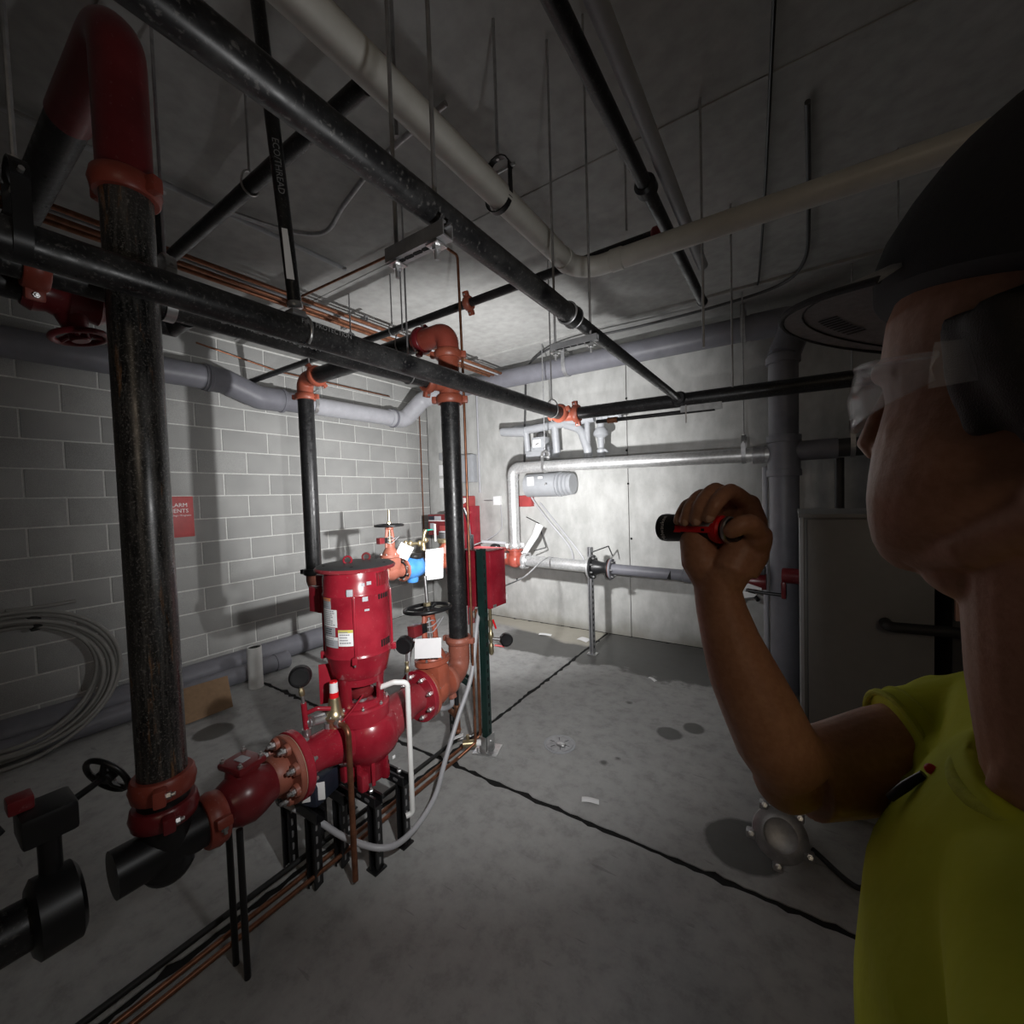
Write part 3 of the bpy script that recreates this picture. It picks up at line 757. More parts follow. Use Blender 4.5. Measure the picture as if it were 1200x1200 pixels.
        if head:
            mb = MB(); q = []
            for i in range(m_+1):
                g = a0+(a1-a0)*i/m_; d = V((math.cos(g), math.sin(g), 0))*(R+0.0011); q += [V((XP, yc, z1-0.012))+d, V((XP, yc, z1))+d]
            mb.add(q, [(2*i, 2*i+2, 2*i+3, 2*i+1) for i in range(m_)]).build('header', head, s)
        return s
    A = lambda px: px
    sticker(-1.84, -1.45, 1.098, 1.143, 'label_gray', 4, 'label_orange')
    sticker(-1.84, -1.24, 1.026, 1.097, 'paper', 8)
    sticker(-1.78, -1.32, 0.988, 1.024, 'label_gray', 3, None, 'ink')
    sticker(-1.78, -1.24, 0.942, 0.986, 'label_gray', 4, 'paper')
    sticker(-1.22, -0.78, 0.950, 1.016, 'paper', 5, 'label_yellow')
    sticker(-0.48, -0.32, 1.125, 1.147, 'label_gray', 0)
    sticker(-0.43, -0.29, 1.085, 1.093, 'label_gray', 0)
    sticker(-0.50, -0.40, 1.186, 1.200, 'label_gray', 0)
    sticker(-0.34, -0.20, 1.190, 1.204, 'label_gray', 0)
    return t
pump()

def pump_stand():
    t = thing('pump_stand', 'black strut stand with slotted rails under the red pump', 'stand', (XP, 1.15, 0))
    for y in (1.085, 1.235):
        strut_channel(MB(), (-1.90, y, 0.300), (-1.43, y, 0.300), (0, 0, 1)).build('rail', 'black_paint', t)
        mb = slots(MB(), (-1.88, y, 0.300), (-1.45, y, 0.300), (0, -1, 0), None, 8)
        mb.build('rail_slots', 'zinc_dull', t)
        for x in (-1.46, -1.86):
            lg = strut_channel(MB(), (x, y, 0.008), (x, y, 0.278), (0.3, -1, 0)).build('leg', 'black_paint', t)
            slots(MB(), (x, y, 0.02), (x, y, 0.27), (1, 0, 0), None, 5).build('leg_slots', 'zinc_dull', lg)
            MB().box((x, y, 0.004), (0.06, 0.06, 0.008), None, 0.002).build('foot_plate', 'black_paint', lg)
        bolt(t, (-1.475, y, 0.322), (0, 0, 1), 0.010)
    for y in (0.90, 1.02):
        for x in (-1.78, -1.60):
            lg = strut_channel(MB(), (x, y, 0.008), (x, y, 0.29), (0.3, -1, 0)).build('leg', 'black_paint', t)
            slots(MB(), (x, y, 0.02), (x, y, 0.28), (1, 0, 0), None, 5).build('leg_slots', 'zinc_dull', lg)
        strut_channel(MB(), (-1.84, y, 0.311), (-1.54, y, 0.311), (0, 0, 1)).build('rail', 'black_paint', t)
    b = thing('drain_pot', 'dark navy metal box with white sheet under the pump inlet', 'box', (-1.66, 0.94, 0.333))
    MB().box((-1.66, 0.94, 0.385), (0.17, 0.15, 0.10), Matrix.Rotation(0.3, 3, 'Z'), 0.02).build('body', 'navy', b)
    MB().lathe((-1.72, 0.865, 0.375), (-0.25, -1, 0.05), [(0, 0.05), (0.02, 0.055), (0.035, 0.045)], 24).build('round_cap', 'black_plastic', b)
    MB().box((-1.575, 0.895, 0.40), (0.003, 0.085, 0.07), Matrix.Rotation(-0.75, 3, 'Z'), 0.001).build('white_sheet', 'paper', b)
pump_stand()

def pump_trim():
    # brass relief valve on the inlet nozzle with its copper outlet
    x, y = XP, 1.005
    t = thing('relief_valve', 'brass relief valve with white and red cap on the pump inlet', 'valve', (x, y, 0.60))
    MB().cyl((x-0.01, y-0.02, 0.595), (x-0.01, y-0.02, 0.635), 0.020, 14).build('nipple', 'zinc_dull', t)
    MB().lathe((x, y, 0.607), (0, 0, 1), [(0, 0.026), (0.01, 0.032), (0.035, 0.032), (0.045, 0.040), (0.052, 0.041), (0.058, 0.034), (0.075, 0.027), (0.118, 0.021), (0.125, 0.019)], 26).build('body', 'brass', t)
    for k in range(6):
        g = 2*PI*k/6; bolt(t, (x+math.cos(g)*0.037, y+math.sin(g)*0.037, 0.659), (0, 0, 1), 0.0045)
    MB().lathe((x, y, 0.730), (0, 0, 1), [(0, 0.0185), (0.024, 0.0175)], 20).build('red_band', 'bright_red', t)
    MB().lathe((x, y, 0.754), (0, 0, 1), [(0, 0.0170), (0.040, 0.0160)], 20).build('white_cap', 'paper', t)
    MB().lathe((x, y, 0.794), (0, 0, 1), [(0, 0.0165), (0.005, 0.014)], 20).build('cap_top', 'bright_red', t)
    MB().cyl((x-0.02, y+0.0, 0.645), (x-0.02, y-0.10, 0.665), 0.016, 16).build('inlet_union', 'zinc_dull', t)
    for d in (0.025, 0.085):
        MB().lathe((x-0.02, y-d, 0.648+d*0.2), (0, -1, 0.2), [(0, 0.021), (0.012, 0.021)], 6).build('union_nut', 'zinc', t)
    MB().lathe((x+0.028, y-0.005, 0.640), (1, -0.25, 0), [(0, 0.019), (0.012, 0.021), (0.02, 0.021), (0.026, 0.017)], 8).build('outlet_nut', 'zinc', t)
    pipe('relief_drain_pipe', 'tarnished copper drain pipe bending down from the brass relief valve', 'pipe',
         [(x+0.05, y-0.010, 0.640), (x+0.115, y-0.020, 0.640), (x+0.118, y-0.020, 0.03)], 0.0115, 'copper', 0.03)
    # gauge tree on the inlet flange
    gx, gy = XP-0.035, 0.902
    t = thing('gauge_tree', 'small red pipe tee with brass cock between inlet flange and gauge', 'pipe fitting', (gx, gy, 0.60))
    MB().cyl((gx, gy, 0.605), (gx, gy, 0.64), 0.017, 14).build('bushing', 'zinc', t)
    MB().tube([(gx, gy, 0.64), (gx, gy-0.006, 0.745)], 0.011, 12).build('riser', 'red', t)
    MB().tube(fillet([(gx, gy, 0.70), (gx+0.03, gy+0.03, 0.715), (gx+0.05, gy+0.075, 0.700)], 0.02), 0.009, 10).build('arm', 'red', t)
    MB().tube([(gx, gy, 0.665), (gx+0.005, gy+0.09, 0.668)], 0.013, 12).build('side_nipple', 'zinc_dull', t)
    gauge('black pressure gauge on brass stem above the pump inlet flange', [(gx, gy-0.006, 0.742), (gx-0.004, gy-0.012, 0.815)], (gx-0.008, gy-0.010, 0.850), (-0.80, 0.55, -0.15), 0.042)
    # gauge on the outlet flange
    gx, gy = XP-0.03, 1.425
    gauge('black pressure gauge standing between the red motor and the white tag', [(gx, gy, 0.60), (gx, gy, 0.77)], (gx-0.008, gy-0.004, 0.812), (-0.45, 0.85, 0.0), 0.044)
    # white drip line from the bracket
    pipe('drip_pipe', 'thin white plastic drip pipe hanging from the pump bracket', 'pipe',
         [(XP+0.082, 1.175, 0.725), (XP+0.13, 1.205, 0.745), (XP+0.165, 1.250, 0.735), (XP+0.165, 1.250, 0.150), (XP+0.150, 1.225, 0.145)], 0.0115, 'white_pvc', 0.022)
pump_trim()

# ------------------------------------------------------------------ gate valves
def gate_valve(name, label, c, axis, up, paint, half=0.115, r=0.058, fl=0.112, hb=0.15, hw=0.43, wheel=0.122, stem=0.13, tall=True, yoke_mat=None):
    """rising stem gate valve: body with end flanges, bonnet, yoke, stem, wheel"""
    c = V(c); a = V(axis).normalized(); u = V(up); u = (u - a*u.dot(a)).normalized(); s = a.cross(u)
    t = thing(name, label, 'valve', c - u*fl)
    MB().lathe(c-a*half, a, [(0, r+0.012), (half*0.35, r+0.004), (half*0.7, r+0.016), (half, r+0.024), (half*1.3, r+0.016), (half*1.65, r+0.004), (half*2, r+0.012)], 32).build('body', paint, t)
    R = Matrix((a, s, u)).transposed()
    MB().box(c+u*hb*0.45, (half*1.05, (r+0.016)*2, hb*0.95), R, 0.03).build('body_chest', paint, t)
    fo = [(math.cos(2*PI*k/28)*0.098, math.sin(2*PI*k/28)*0.082) for k in range(28)]
    bf = MB().prism(fo, c+u*(hb-0.012), a, s, u*0.026).build('bonnet_flange', paint, t)
    for k in range(6):
        g = 2*PI*(k+0.5)/6; bolt(bf, c+u*(hb+0.014)+a*math.cos(g)*0.083+s*math.sin(g)*0.068, u, 0.007)
    MB().lathe(c+u*(hb+0.012), u, [(0, 0.075), (0.03, 0.062), (0.06, 0.045), (0.09, 0.034), (0.10, 0.034)], 26).build('bonnet', paint, t)
    y0, y1 = hb+0.10, hw-0.02
    for q in (-1, 1):
        MB().tube([c+u*(y0-0.02)+a*q*0.040, c+u*((y0+y1)/2)+a*q*0.036, c+u*y1+a*q*0.022], [(0.013, 0.016)]*3, 10, up=s).build('yoke_arm', paint, t)
    MB().lathe(c+u*(y1-0.02), u, [(0, 0.034), (0.006, 0.038), (0.026, 0.036), (0.03, 0.030)], 20).build('yoke_head', paint, t)
    MB().cyl(c+u*y0, c+u*(hw+stem), 0.0095, 12).build('stem', 'brass' if yoke_mat is None else yoke_mat, t)
    MB().lathe(c+u*(hw+0.012), u, [(0, 0.020), (0.016, 0.020), (0.02, 0.014)], 6).build('wheel_nut', 'brass', t)
    handwheel(t, c+u*hw, u, wheel, 'black_paint', 0.010, 4, a)
    return t, c, a, u, s
def sheet(name, label, cat, c, right, up, w, h, bend=0.0, mat='sheet', group=None, n=6):
    c, r, u = V(c), V(right).normalized(), V(up).normalized(); nn = r.cross(u); vs = []; fs = []
    for i in range(n+1):
        for j in range(n+1):
            p = c + r*(i/n-0.5)*w + u*(j/n-0.5)*h + nn*bend*(math.sin(PI*j/n)*0.5 + 0.7*math.sin(PI*i/n+0.6))
            vs += [p, p+nn*0.0012]
    I = lambda i, j, k: (i*(n+1)+j)*2+k
    for i in range(n):
        for j in range(n):
            fs += [(I(i, j, 0), I(i, j+1, 0), I(i+1, j+1, 0), I(i+1, j, 0)), (I(i, j, 1), I(i+1, j, 1), I(i+1, j+1, 1), I(i, j+1, 1))]
    for i in range(n):
        fs += [(I(i, 0, 0), I(i+1, 0, 0), I(i+1, 0, 1), I(i, 0, 1)), (I(i, n, 0), I(i, n, 1), I(i+1, n, 1), I(i+1, n, 0)),
               (I(0, i, 0), I(0, i, 1), I(0, i+1, 1), I(0, i+1, 0)), (I(n, i, 0), I(n, i+1, 0), I(n, i+1, 1), I(n, i, 1))]
    return MB().add(vs, fs).build(name, mat, None, label, cat, group)
def tamper_switch(label, c, a, u, s):
    t = thing('tamper_switch', label, 'switch', c)
    R = Matrix((a, s, u)).transposed(); c = V(c)
    MB().box(c, (0.055, 0.05, 0.055), R, 0.004).build('housing', 'dark_red', t)
    MB().box(c+a*0.045, (0.045, 0.042, 0.048), R, 0.004).build('bracket', 'black_plastic', t)
    MB().tube([c+a*0.03+u*0.02, c+a*0.11+u*0.025], 0.004, 8).build('rod', 'zinc', t)
    for k in range(3):
        MB().tube(spline([c+a*0.05+u*(0.015-0.012*k), c+a*0.10+u*(0.028-0.03*k)+s*0.02, c+a*(0.15+0.03*k)+u*(0.01+0.004*k)]), 0.003, 6).build('wire', 'hose_gray', t)
    return t
def discharge():
    tilt = V((-0.07, 0, 1))
    t, c, a, u, s = gate_valve('gate_valve', 'orange rising stem gate valve with black handwheel beside the pump outlet', (XP+0.005, 1.575, ZP+0.002), (0, 1, 0), tilt, 'orange', 0.085, 0.066, 0.125, 0.145, 0.415, 0.118, 0.17, yoke_mat='zinc')
    flange(t, (XP, 1.497, ZP), (0, 1, 0), 0.124, 0.05, 0.022, 'orange', 8, 0.010, 'inlet_flange', 0.8, False)
    tamper_switch('small red and black tamper switch on the gate valve by the pump', c+u*0.325-a*0.10+s*0.0, a, u, s)
    sheet('valve_sign', 'blank white sign hanging on the gate valve beside the pump', 'sign', (XP+0.075, 1.470, 0.800), (0.88, 0.44, 0.07), (0.02, 0.05, 1), 0.135, 0.098, 0.0)
    # elbow up and the riser behind
    xr, yr = -1.61, 1.815
    t = thing('discharge_riser', 'glossy black vertical pipe with orange elbow rising behind the pump', 'pipe', (xr, yr, 0.44))
    MB().tube(fillet([(XP, 1.655, ZP), (xr, yr, ZP), (xr, yr, 0.74)], 0.10, 9), 0.060, 30).build('elbow', 'rust_orange', t)
    coupling(t, (XP, 1.680, ZP), (0, 1, 0), 0.058, 'rust_orange', (0.4, 0, -1), 0.046, 0.009)
    coupling(t, (xr, yr, 0.725), (0, 0, 1), 0.056, 'rust_orange', (1, 0.2, 0), 0.04, 0.008)
    MB().tube([(xr, yr, 0.72), (xr, yr, 1.4), (xr, yr, 2.10)], 0.0535, 32).build('pipe', 'black', t)
    coupling(t, (xr, yr, 2.085), (0, 0, 1), 0.058, 'orange', (0.83, 0.55, 0), 0.048, 0.009)
    MB().tube([(xr, yr, 2.09), (xr, yr, 2.34)], 0.058, 30).tube([(xr, yr, 2.175), (xr-0.03, yr-0.15, 2.172)], 0.050, 26).build('tee', 'orange', t)
    coupling(t, (xr, yr, 2.335), (0, 0, 1), 0.058, 'orange', (0.83, 0.55, 0), 0.046, 0.008)
    coupling(t, (xr-0.028, yr-0.135, 2.172), (0.2, 1, 0), 0.049, 'orange', (0.3, 0, 1), 0.044, 0.008)
    MB().tube(fillet([(xr, yr, 2.33), (xr, yr, 2.455), (xr-0.24, yr, 2.457)], 0.105, 10), 0.061, 30).build('top_elbow', 'brick_red', t)
    coupling(t, (xr-0.20, yr, 2.457), (1, 0, 0), 0.058, 'dark_red', (0, 0.3, 1), 0.046, 0.008)
    # strut leg under the elbow
    t = thing('elbow_support', 'dark green strut leg standing under the orange elbow', 'support', (-1.80, 1.96, 0))
    strut_channel(MB(), (-1.80, 1.96, 0), (-1.80, 1.96, 0.5), (1, 0.2, 0)).build('leg', 'green_strut', t)
    slots(MB(), (-1.80, 1.96, 0.03), (-1.80, 1.96, 0.48), (0, -1, 0), None, 9).build('slots', 'zinc_dull', t)
    strut_channel(MB(), (-1.82, 1.93, 0.485), (-1.56, 1.86, 0.462), (0, 0, 1)).build('arm', 'green_strut', t)
    # drain cock and copper tee hanging under the elbow
    t = thing('drain_tee', 'tarnished copper tee on a black nipple under the orange elbow', 'pipe fitting', (-1.62, 1.79, 0.17))
    MB().cyl((-1.62, 1.79, 0.34), (-1.62, 1.79, 0.49), 0.013, 12).build('nipple', 'black_paint', t)
    MB().tube([(-1.62, 1.79, 0.19), (-1.62, 1.79, 0.35)], 0.017, 14).tube([(-1.62, 1.79, 0.28), (-1.70, 1.82, 0.285)], 0.015, 12).build('tee', 'copper', t)
    for z in (0.20, 0.34): MB().ring((-1.62, 1.79, z), (0, 0, 1), 0.0205, 0.01, 0.012, 16).build('solder_cup', 'bright_copper', t)
discharge()
# ------------------------------------------------------------------ overhead piping
def overhead():
    # crossover along x from riser to riser, with the left riser
    yr = 1.815
    t = thing('crossover_riser', 'glossy black vertical pipe in front of the block wall with orange elbow on top', 'pipe', (-3.06, 1.83, 0.95))
    MB().tube([(-3.06, 1.83, 1.03), (-3.06, 1.83, 1.7), (-3.06, 1.83, 2.34)], 0.056, 30).build('pipe', 'black', t)
    coupling(t, (-3.06, 1.83, 2.33), (0, 0, 1), 0.056, 'orange', (0.83, 0.55, 0), 0.046, 0.008)
    MB().tube(fillet([(-3.06, 1.83, 2.33), (-3.06, 1.83, 2.457), (-2.87, 1.826, 2.457)], 0.095, 9), 0.0575, 28).build('elbow', 'orange', t)
    coupling(t, (-2.90, 1.826, 2.457), (1, 0, 0), 0.056, 'orange', (0, -0.6, 0.6), 0.046, 0.008)
    MB().tube([(-2.90, 1.826, 2.457), (-1.83, yr, 2.457)], 0.056, 28).build('cross_pipe', 'black', t)
    coupling(t, (-3.06, 1.83, 1.010), (0, 0, 1), 0.057, 'black_paint', (0.83, 0.55, 0), 0.046, 0.008)
    MB().tube(fillet([(-3.06, 1.83, 1.03), (-3.06, 1.83, 0.88), (-3.08, 2.06, 0.88)], 0.095, 9), 0.0575, 28).build('bottom_elbow', 'rust_orange', t)
    MB().tube([(-3.08, 2.0, 0.88), (-3.10, 2.42, 0.88)], 0.056, 26).build('low_pipe', 'black', t)
    ring_hanger('thin wire ring hanger round the crossover pipe between the orange elbows', (-1.97, yr, 2.457), (1, 0, 0), 0.057, group=None)

    # bypass run behind the riser: pipe2
    t = thing('bypass_pipe', 'lower of the two parallel black pipes sloping across the upper left', 'pipe', (-1.66, 1.0, 2.12))
    b = MB().tube([(-1.64, yr-0.12, 2.172), (-1.66, 1.2, 2.17), (-1.66, 0.2, 2.175)], 0.042, 26).build('pipe', 'dusty', t)
    text(t, 'DRY FILL CONVERSION', (-1.6168, 0.86, 2.160), (0, 1, 0), (0, 0, 1), 0.035, 'dull_white_ink')
    coupling(t, (-1.66, 0.26, 2.175), (0, 1, 0), 0.043, 'brick_red', (0.3, 0, 1), 0.05, 0.008)
    MB().lathe((-1.66, 0.20, 2.175), (0, -1, 0), [(0, 0.046), (0.03, 0.056), (0.10, 0.056), (0.13, 0.046)], 24).build('check_body', 'black_paint', t)
    MB().tube([(-1.66, 0.08, 2.175), (-1.66, -2.68, 2.18)], 0.042, 22).build('far_pipe', 'black', t)
    t = thing('upper_gate_valve', 'red valve hanging in the dark behind the thick riser top', 'valve', (-1.80, 0.36, 2.02))
    MB().lathe((-1.80, 0.25, 2.165), (0, 1, 0), [(0, 0.05), (0.02, 0.062), (0.05, 0.055), (0.09, 0.07), (0.13, 0.055), (0.16, 0.062), (0.18, 0.05)], 26).build('body', 'dark_red', t)
    MB().tube([(-1.80, 0.34, 2.16), (-1.80, 0.36, 2.07)], [0.05, 0.028], 18).build('bonnet', 'dark_red', t)
    handwheel(t, (-1.80, 0.365, 2.055), (0.1, 0.2, -1), 0.062, 'dark_red', 0.009, 3)
    MB().tube([(-1.80, 0.25, 2.165), (-1.80, -2.68, 2.165)], 0.042, 20).build('pipe', 'black', t)
    MB().tube([(-1.80, 0.42, 2.165), (-1.80, 0.60, 2.165), (-1.69, 0.60, 2.17)], 0.040, 20).build('link_pipe', 'black', t)
    clevis('bright strap hanger beside the thick riser holding the lower black pipe', (-1.66, 0.545, 2.172), (0, 1, 0), 0.042, mat='zinc', group=None)
    clevis('dark strap hanger at the top left edge', (-1.33, 0.19, 2.095), (0, 1, 0), 0.042, mat='black_paint', group=None)
    ring_hanger('thin wire ring hanger under the lower black pipe near the tee', (-1.65, 1.55, 2.172), (0, 1, 0), 0.042, group=None)

    # sprinkler main: along y then along x
    t = thing('sprinkler_main', 'long black pipe sloping across the picture nearest the camera', 'pipe', (-1.33, 1.2, 2.04))
    MB().tube([(-1.33, -2.68, 2.088), (-1.33, 0.8, 2.088), (-1.33, 2.60, 2.088)], 0.042, 28).build('pipe', 'dusty', t)
    coupling(t, (-1.33, 2.605, 2.088), (0, 1, 0), 0.043, 'orange', (1, 0, 0.35), 0.044, 0.007)
    MB().tube(fillet([(-1.33, 2.60, 2.088), (-1.33, 2.675, 2.085), (-1.25, 2.675, 2.083)], 0.06, 8), 0.044, 26).build('elbow', 'orange', t)
    text(t, 'FIRE PROTECTION', (-1.2872, 0.86, 2.105), (0, 1, 0), (0, 0, 1), 0.022, 'dull_white_ink')
    t = thing('cross_main', 'black pipe running right from the small orange elbow towards the man', 'pipe', (-0.4, 2.675, 2.03))
    MB().tube([(-1.235, 2.675, 2.083), (0.0, 2.675, 2.058), (2.98, 2.675, 2.0)], 0.041, 26).build('pipe', 'black', t)
    coupling(t, (-1.235, 2.675, 2.083), (1, 0, 0), 0.042, 'orange', (0, -0.35, 1), 0.044, 0.007)
    MB().lathe((-0.565, 2.675, 2.075), (0, -1, 0), [(0.02, 0.045), (0.05, 0.038), (0.06, 0.034)], 20).build('branch_outlet', 'black_paint', t)
    ring_hanger('wire ring hanger on the black pipe beside the small orange elbow', (-1.33, 2.50, 2.088), (0, 1, 0), 0.043, group=None)
    t = thing('test_pipe', 'thin black pipe with rusty coupling clamped below the right running black pipe', 'pipe', (-0.9, 2.70, 2.0))
    MB().tube([(-1.10, 2.69, 2.012), (-0.38, 2.69, 1.998)], 0.0125, 12).build('pipe', 'black', t)
    MB().cyl((-1.02, 2.69, 2.010), (-0.955, 2.69, 2.009), 0.019, 12).build('coupling', 'copper', t)
    strut_channel(MB(), (-0.56, 2.675, 2.014), (-0.34, 2.675, 2.010), (0, 0, -1), 0.036).build('clamp_strut', 'zinc', t)
    MB().cyl((-0.53, 2.655, 2.06), (-0.53, 2.655, 1.93), 0.004, 8).build('clamp_bolt', 'zinc', t)

    # sway brace from the ceiling to the main
    t = thing('sway_brace', 'upright black brace pipe with long white sticker and white stencil letters', 'brace', (-1.33, 0.775, 2.04))
    top, bot = V((-1.325, 0.70, 3.06)), V((-1.33, 0.775, 2.165))
    MB().tube([bot, top], 0.0205, 20).build('pipe', 'black', t)
    d = (top-bot).normalized()
    cdir = V((0.87, -0.5, 0)); r_ = V((0.5, 0.87, 0))
    text(t, 'ECO/THREAD', bot + d*0.40 + cdir*0.021, -d, r_, 0.026, 'dull_white_ink')
    MB().prism([(-0.011, 0), (0.011, 0), (0.008, 0.15), (-0.008, 0.15)], bot + d*0.07 + cdir*0.0206 - r_*0.004, r_, d, cdir*0.0008).build('sticker', 'paper', t)
    MB().lathe(bot-d*0.01, d, [(0, 0.018), (0.004, 0.0235), (0.014, 0.0235), (0.02, 0.021)], 22).build('end_clamp', 'zinc', t)
    MB().box(bot-V((0, 0, 0.028)), (0.05, 0.045, 0.02), None, 0.004).build('saddle', 'zinc_dull', t)
    ub = []
    for k in range(17):
        g = -0.25*PI + 1.5*PI*k/16*0.9
        ub.append(V((-1.33 + math.cos(g)*0.048, 0.80, 2.088 + math.sin(g)*0.048)))
    ub = [V((-1.33+0.047*math.sin(w), 0.80+0.0*w, 2.088+0.047*math.cos(w))) for w in [-2.6+5.2*k/20 for k in range(21)]]
    MB().tube(ub, 0.0055, 10).build('u_bolt', 'zinc', t)

    # branch above the trapezes
    t = thing('branch_pipe', 'black pipe crossing the middle of the ceiling with a threaded coupling', 'pipe', (-0.565, 1.0, 2.05))
    MB().tube([(-0.568, -2.68, 2.078), (-0.568, 1.19, 2.078)], 0.027, 22).build('pipe', 'dusty', t)
    MB().lathe((-0.568, 1.175, 2.078), (0, 1, 0), [(0, 0.027), (0.006, 0.033), (0.05, 0.033), (0.07, 0.026), (0.08, 0.022)], 22).build('reducing_coupling', 'black_paint', t)
    for y in (1.178, 1.222): MB().ring((-0.568, y, 2.078), (0, 1, 0), 0.0345, 0.028, 0.006, 22).build('coupling_rim', 'zinc_dull', t)
    MB().tube([(-0.568, 1.25, 2.078), (-0.568, 2.63, 2.076)], 0.0205, 20).build('thin_pipe', 'black', t)
    def trapeze(label, y, x0, x1, z, rods, w=0.028):
        t = thing('trapeze_hanger', label, 'pipe hanger', ((x0+x1)/2, y, z-0.02), None)
        strut_channel(MB(), (x0, y, z), (x1, y, z), (0, 0, 1), w).build('strut', 'zinc_dull', t)
        slots(MB(), (x0+0.02, y, z), (x1-0.02, y, z), (0, -0.0, -1), None, 5, 0.024, 0.010, w/2+0.0005).build('strut_slots', 'dark_hole', t)
        for x in rods:
            MB().cyl((x, y, z-0.045), (x, y, 3.06), 0.0042, 8).build('rod', 'zinc_dull', t)
            MB().lathe((x, y, z-0.028), (0, 0, 1), [(0, 0.009), (0.008, 0.009)], 6).build('nut', 'zinc', t)
            MB().box((x, y, z-0.0195), (0.03, 0.03, 0.003), None, 0.001).build('washer', 'zinc', t)
    trapeze('perforated strut hanger bar under the black pipe at top centre', 0.615, -0.695, -0.535, 2.030, (-0.675, -0.565))
    trapeze('perforated strut hanger bar beside the threaded pipe coupling', 1.325, -0.700, -0.530, 2.040, (-0.685, -0.555), 0.020)

    # small line along x near the ceiling
    t = thing('dry_pipe', 'thin black pipe under the ceiling with small orange coupling', 'pipe', (-2.4, 2.0, 2.65))
    MB().tube([(-4.34, 2.0, 2.69), (-2.4, 2.0, 2.68), (-0.50, 2.0, 2.685)], 0.024, 18).build('pipe', 'black', t)
    coupling(t, (-1.60, 2.0, 2.682), (1, 0, 0), 0.0245, 'orange', (0, -0.5, 1), 0.04, 0.006)
    MB().lathe((-0.53, 2.0, 2.686), (1, 0, 0), [(0, 0.026), (0.01, 0.034), (0.05, 0.034), (0.06, 0.026)], 18).build('end_fitting', 'dark_red', t)
    ring_hanger('wire ring hanger on the thin black pipe left of the orange tee', (-2.27, 2.0, 2.680), (1, 0, 0), 0.026, group=None)
    clevis('dark clamp hanger holding the thin black pipe near the crossover elbow', (-2.72, 2.0, 2.680), (1, 0, 0), 0.026, group=None, rise=0.05)

    # white insulated line
    t = thing('white_pipe', 'thick off-white plastic pipe bending right under the ceiling', 'pipe', (-0.5, 1.6, 2.44))
    MB().tube(fillet([(-0.80, -2.68, 2.505), (-0.785, 1.75, 2.50), (2.98, 1.83, 2.50)], 0.12, 10), 0.040, 28).build('pipe', 'cream_pvc', t)
    MB().lathe((-0.785, 1.60, 2.50), (0, 1, 0), [(0, 0.040), (0.003, 0.0435), (0.05, 0.0435), (0.053, 0.040)], 28, cap=False).build('elbow_socket', 'cream_pvc', t)
    MB().lathe((-0.635, 1.753, 2.50), (1, 0.02, 0), [(0, 0.040), (0.003, 0.0435), (0.05, 0.0435), (0.053, 0.040)], 28, cap=False).build('elbow_socket', 'cream_pvc', t)
    clevis('dark strap hanger with eye bolt around the white plastic pipe', (-0.795, 1.17, 2.502), (0, 1, 0), 0.041, mat='black_paint', group=None, rise=0.05, w=0.02)

    # pair of short runs at upper right, ending in open air
    pipe('conduit_run', 'pale gray conduit beside a black pipe at the top right of the ceiling', 'conduit', [(-0.34, -2.68, 2.63), (-0.37, 2.3, 2.63)], 0.024, 'meter_gray')
    t = thing('capped_pipe', 'black pipe with a round capped end under the right ceiling', 'pipe', (-0.43, 1.8, 2.56))
    MB().tube([(-0.42, -2.68, 2.60), (-0.43, 2.66, 2.60)], 0.024, 18).build('pipe', 'black', t)
    MB().lathe((-0.43, 2.64, 2.60), (0, 1, 0), [(0, 0.027), (0.02, 0.027), (0.03, 0.02), (0.033, 0.008)], 18).build('cap', 'black_paint', t)
    MB().lathe((-0.428, 1.52, 2.60), (0, 1, 0), [(0, 0.027), (0.01, 0.037), (0.05, 0.037), (0.06, 0.027)], 18).build('coupling', 'black_paint', t)
    # short cross pipe, upper left
    t = thing('stub_pipe', 'short black pipe with a wire ring hanger at the upper left ceiling', 'pipe', (-2.0, 0.817, 2.66))
    MB().tube([(-1.0, 0.817, 2.70), (-2.72, 0.817, 2.70)], 0.0255, 18).build('pipe', 'black', t)
    MB().tube([V((-1.66, 0.817+0.029*math.sin(g), 2.70-0.029*math.cos(g)*(1 if math.cos(g) > 0 else 1.9))) for g in [2*PI*k/24 for k in range(24)]], 0.004, 8, True, True).build('ring', 'zinc', t)
    MB().cyl((-1.66, 0.817, 2.755), (-1.66, 0.817, 3.06), 0.004, 8).build('rod', 'zinc_dull', t)
    MB().tube([(-2.55, 0.817, 2.70), (-2.55, 0.817, 3.06)], 0.02, 14).build('drop', 'black', t)

    # rods, conduits, copper runs
    for k, (p, z0) in enumerate((((-1.55, 0.95), 2.215), ((-0.35, 1.95), 2.55), ((0.02, 1.80), 2.545))):
        pass
    for lab, p, z0 in (('plain steel hanger rod right of the white pipe elbow', (-0.63, 1.95), 2.72), ('steel hanger rod crossing the white pipe near the cable', (-0.30, 1.86), 2.10),
                       ('thin hanger rod in front of the grey drain at centre right', (-0.28, 2.62), 2.09), ('thin hanger rod near the cap brim above the black pipe', (0.40, 2.66), 2.08),
                       ('steel hanger rod left of the perforated bar at top centre', (-0.86, 0.80), 2.48), ('thin rod above the orange elbow of the left riser', (-3.06, 1.87), 2.52)):
        rod(lab, p, z0, group=None)
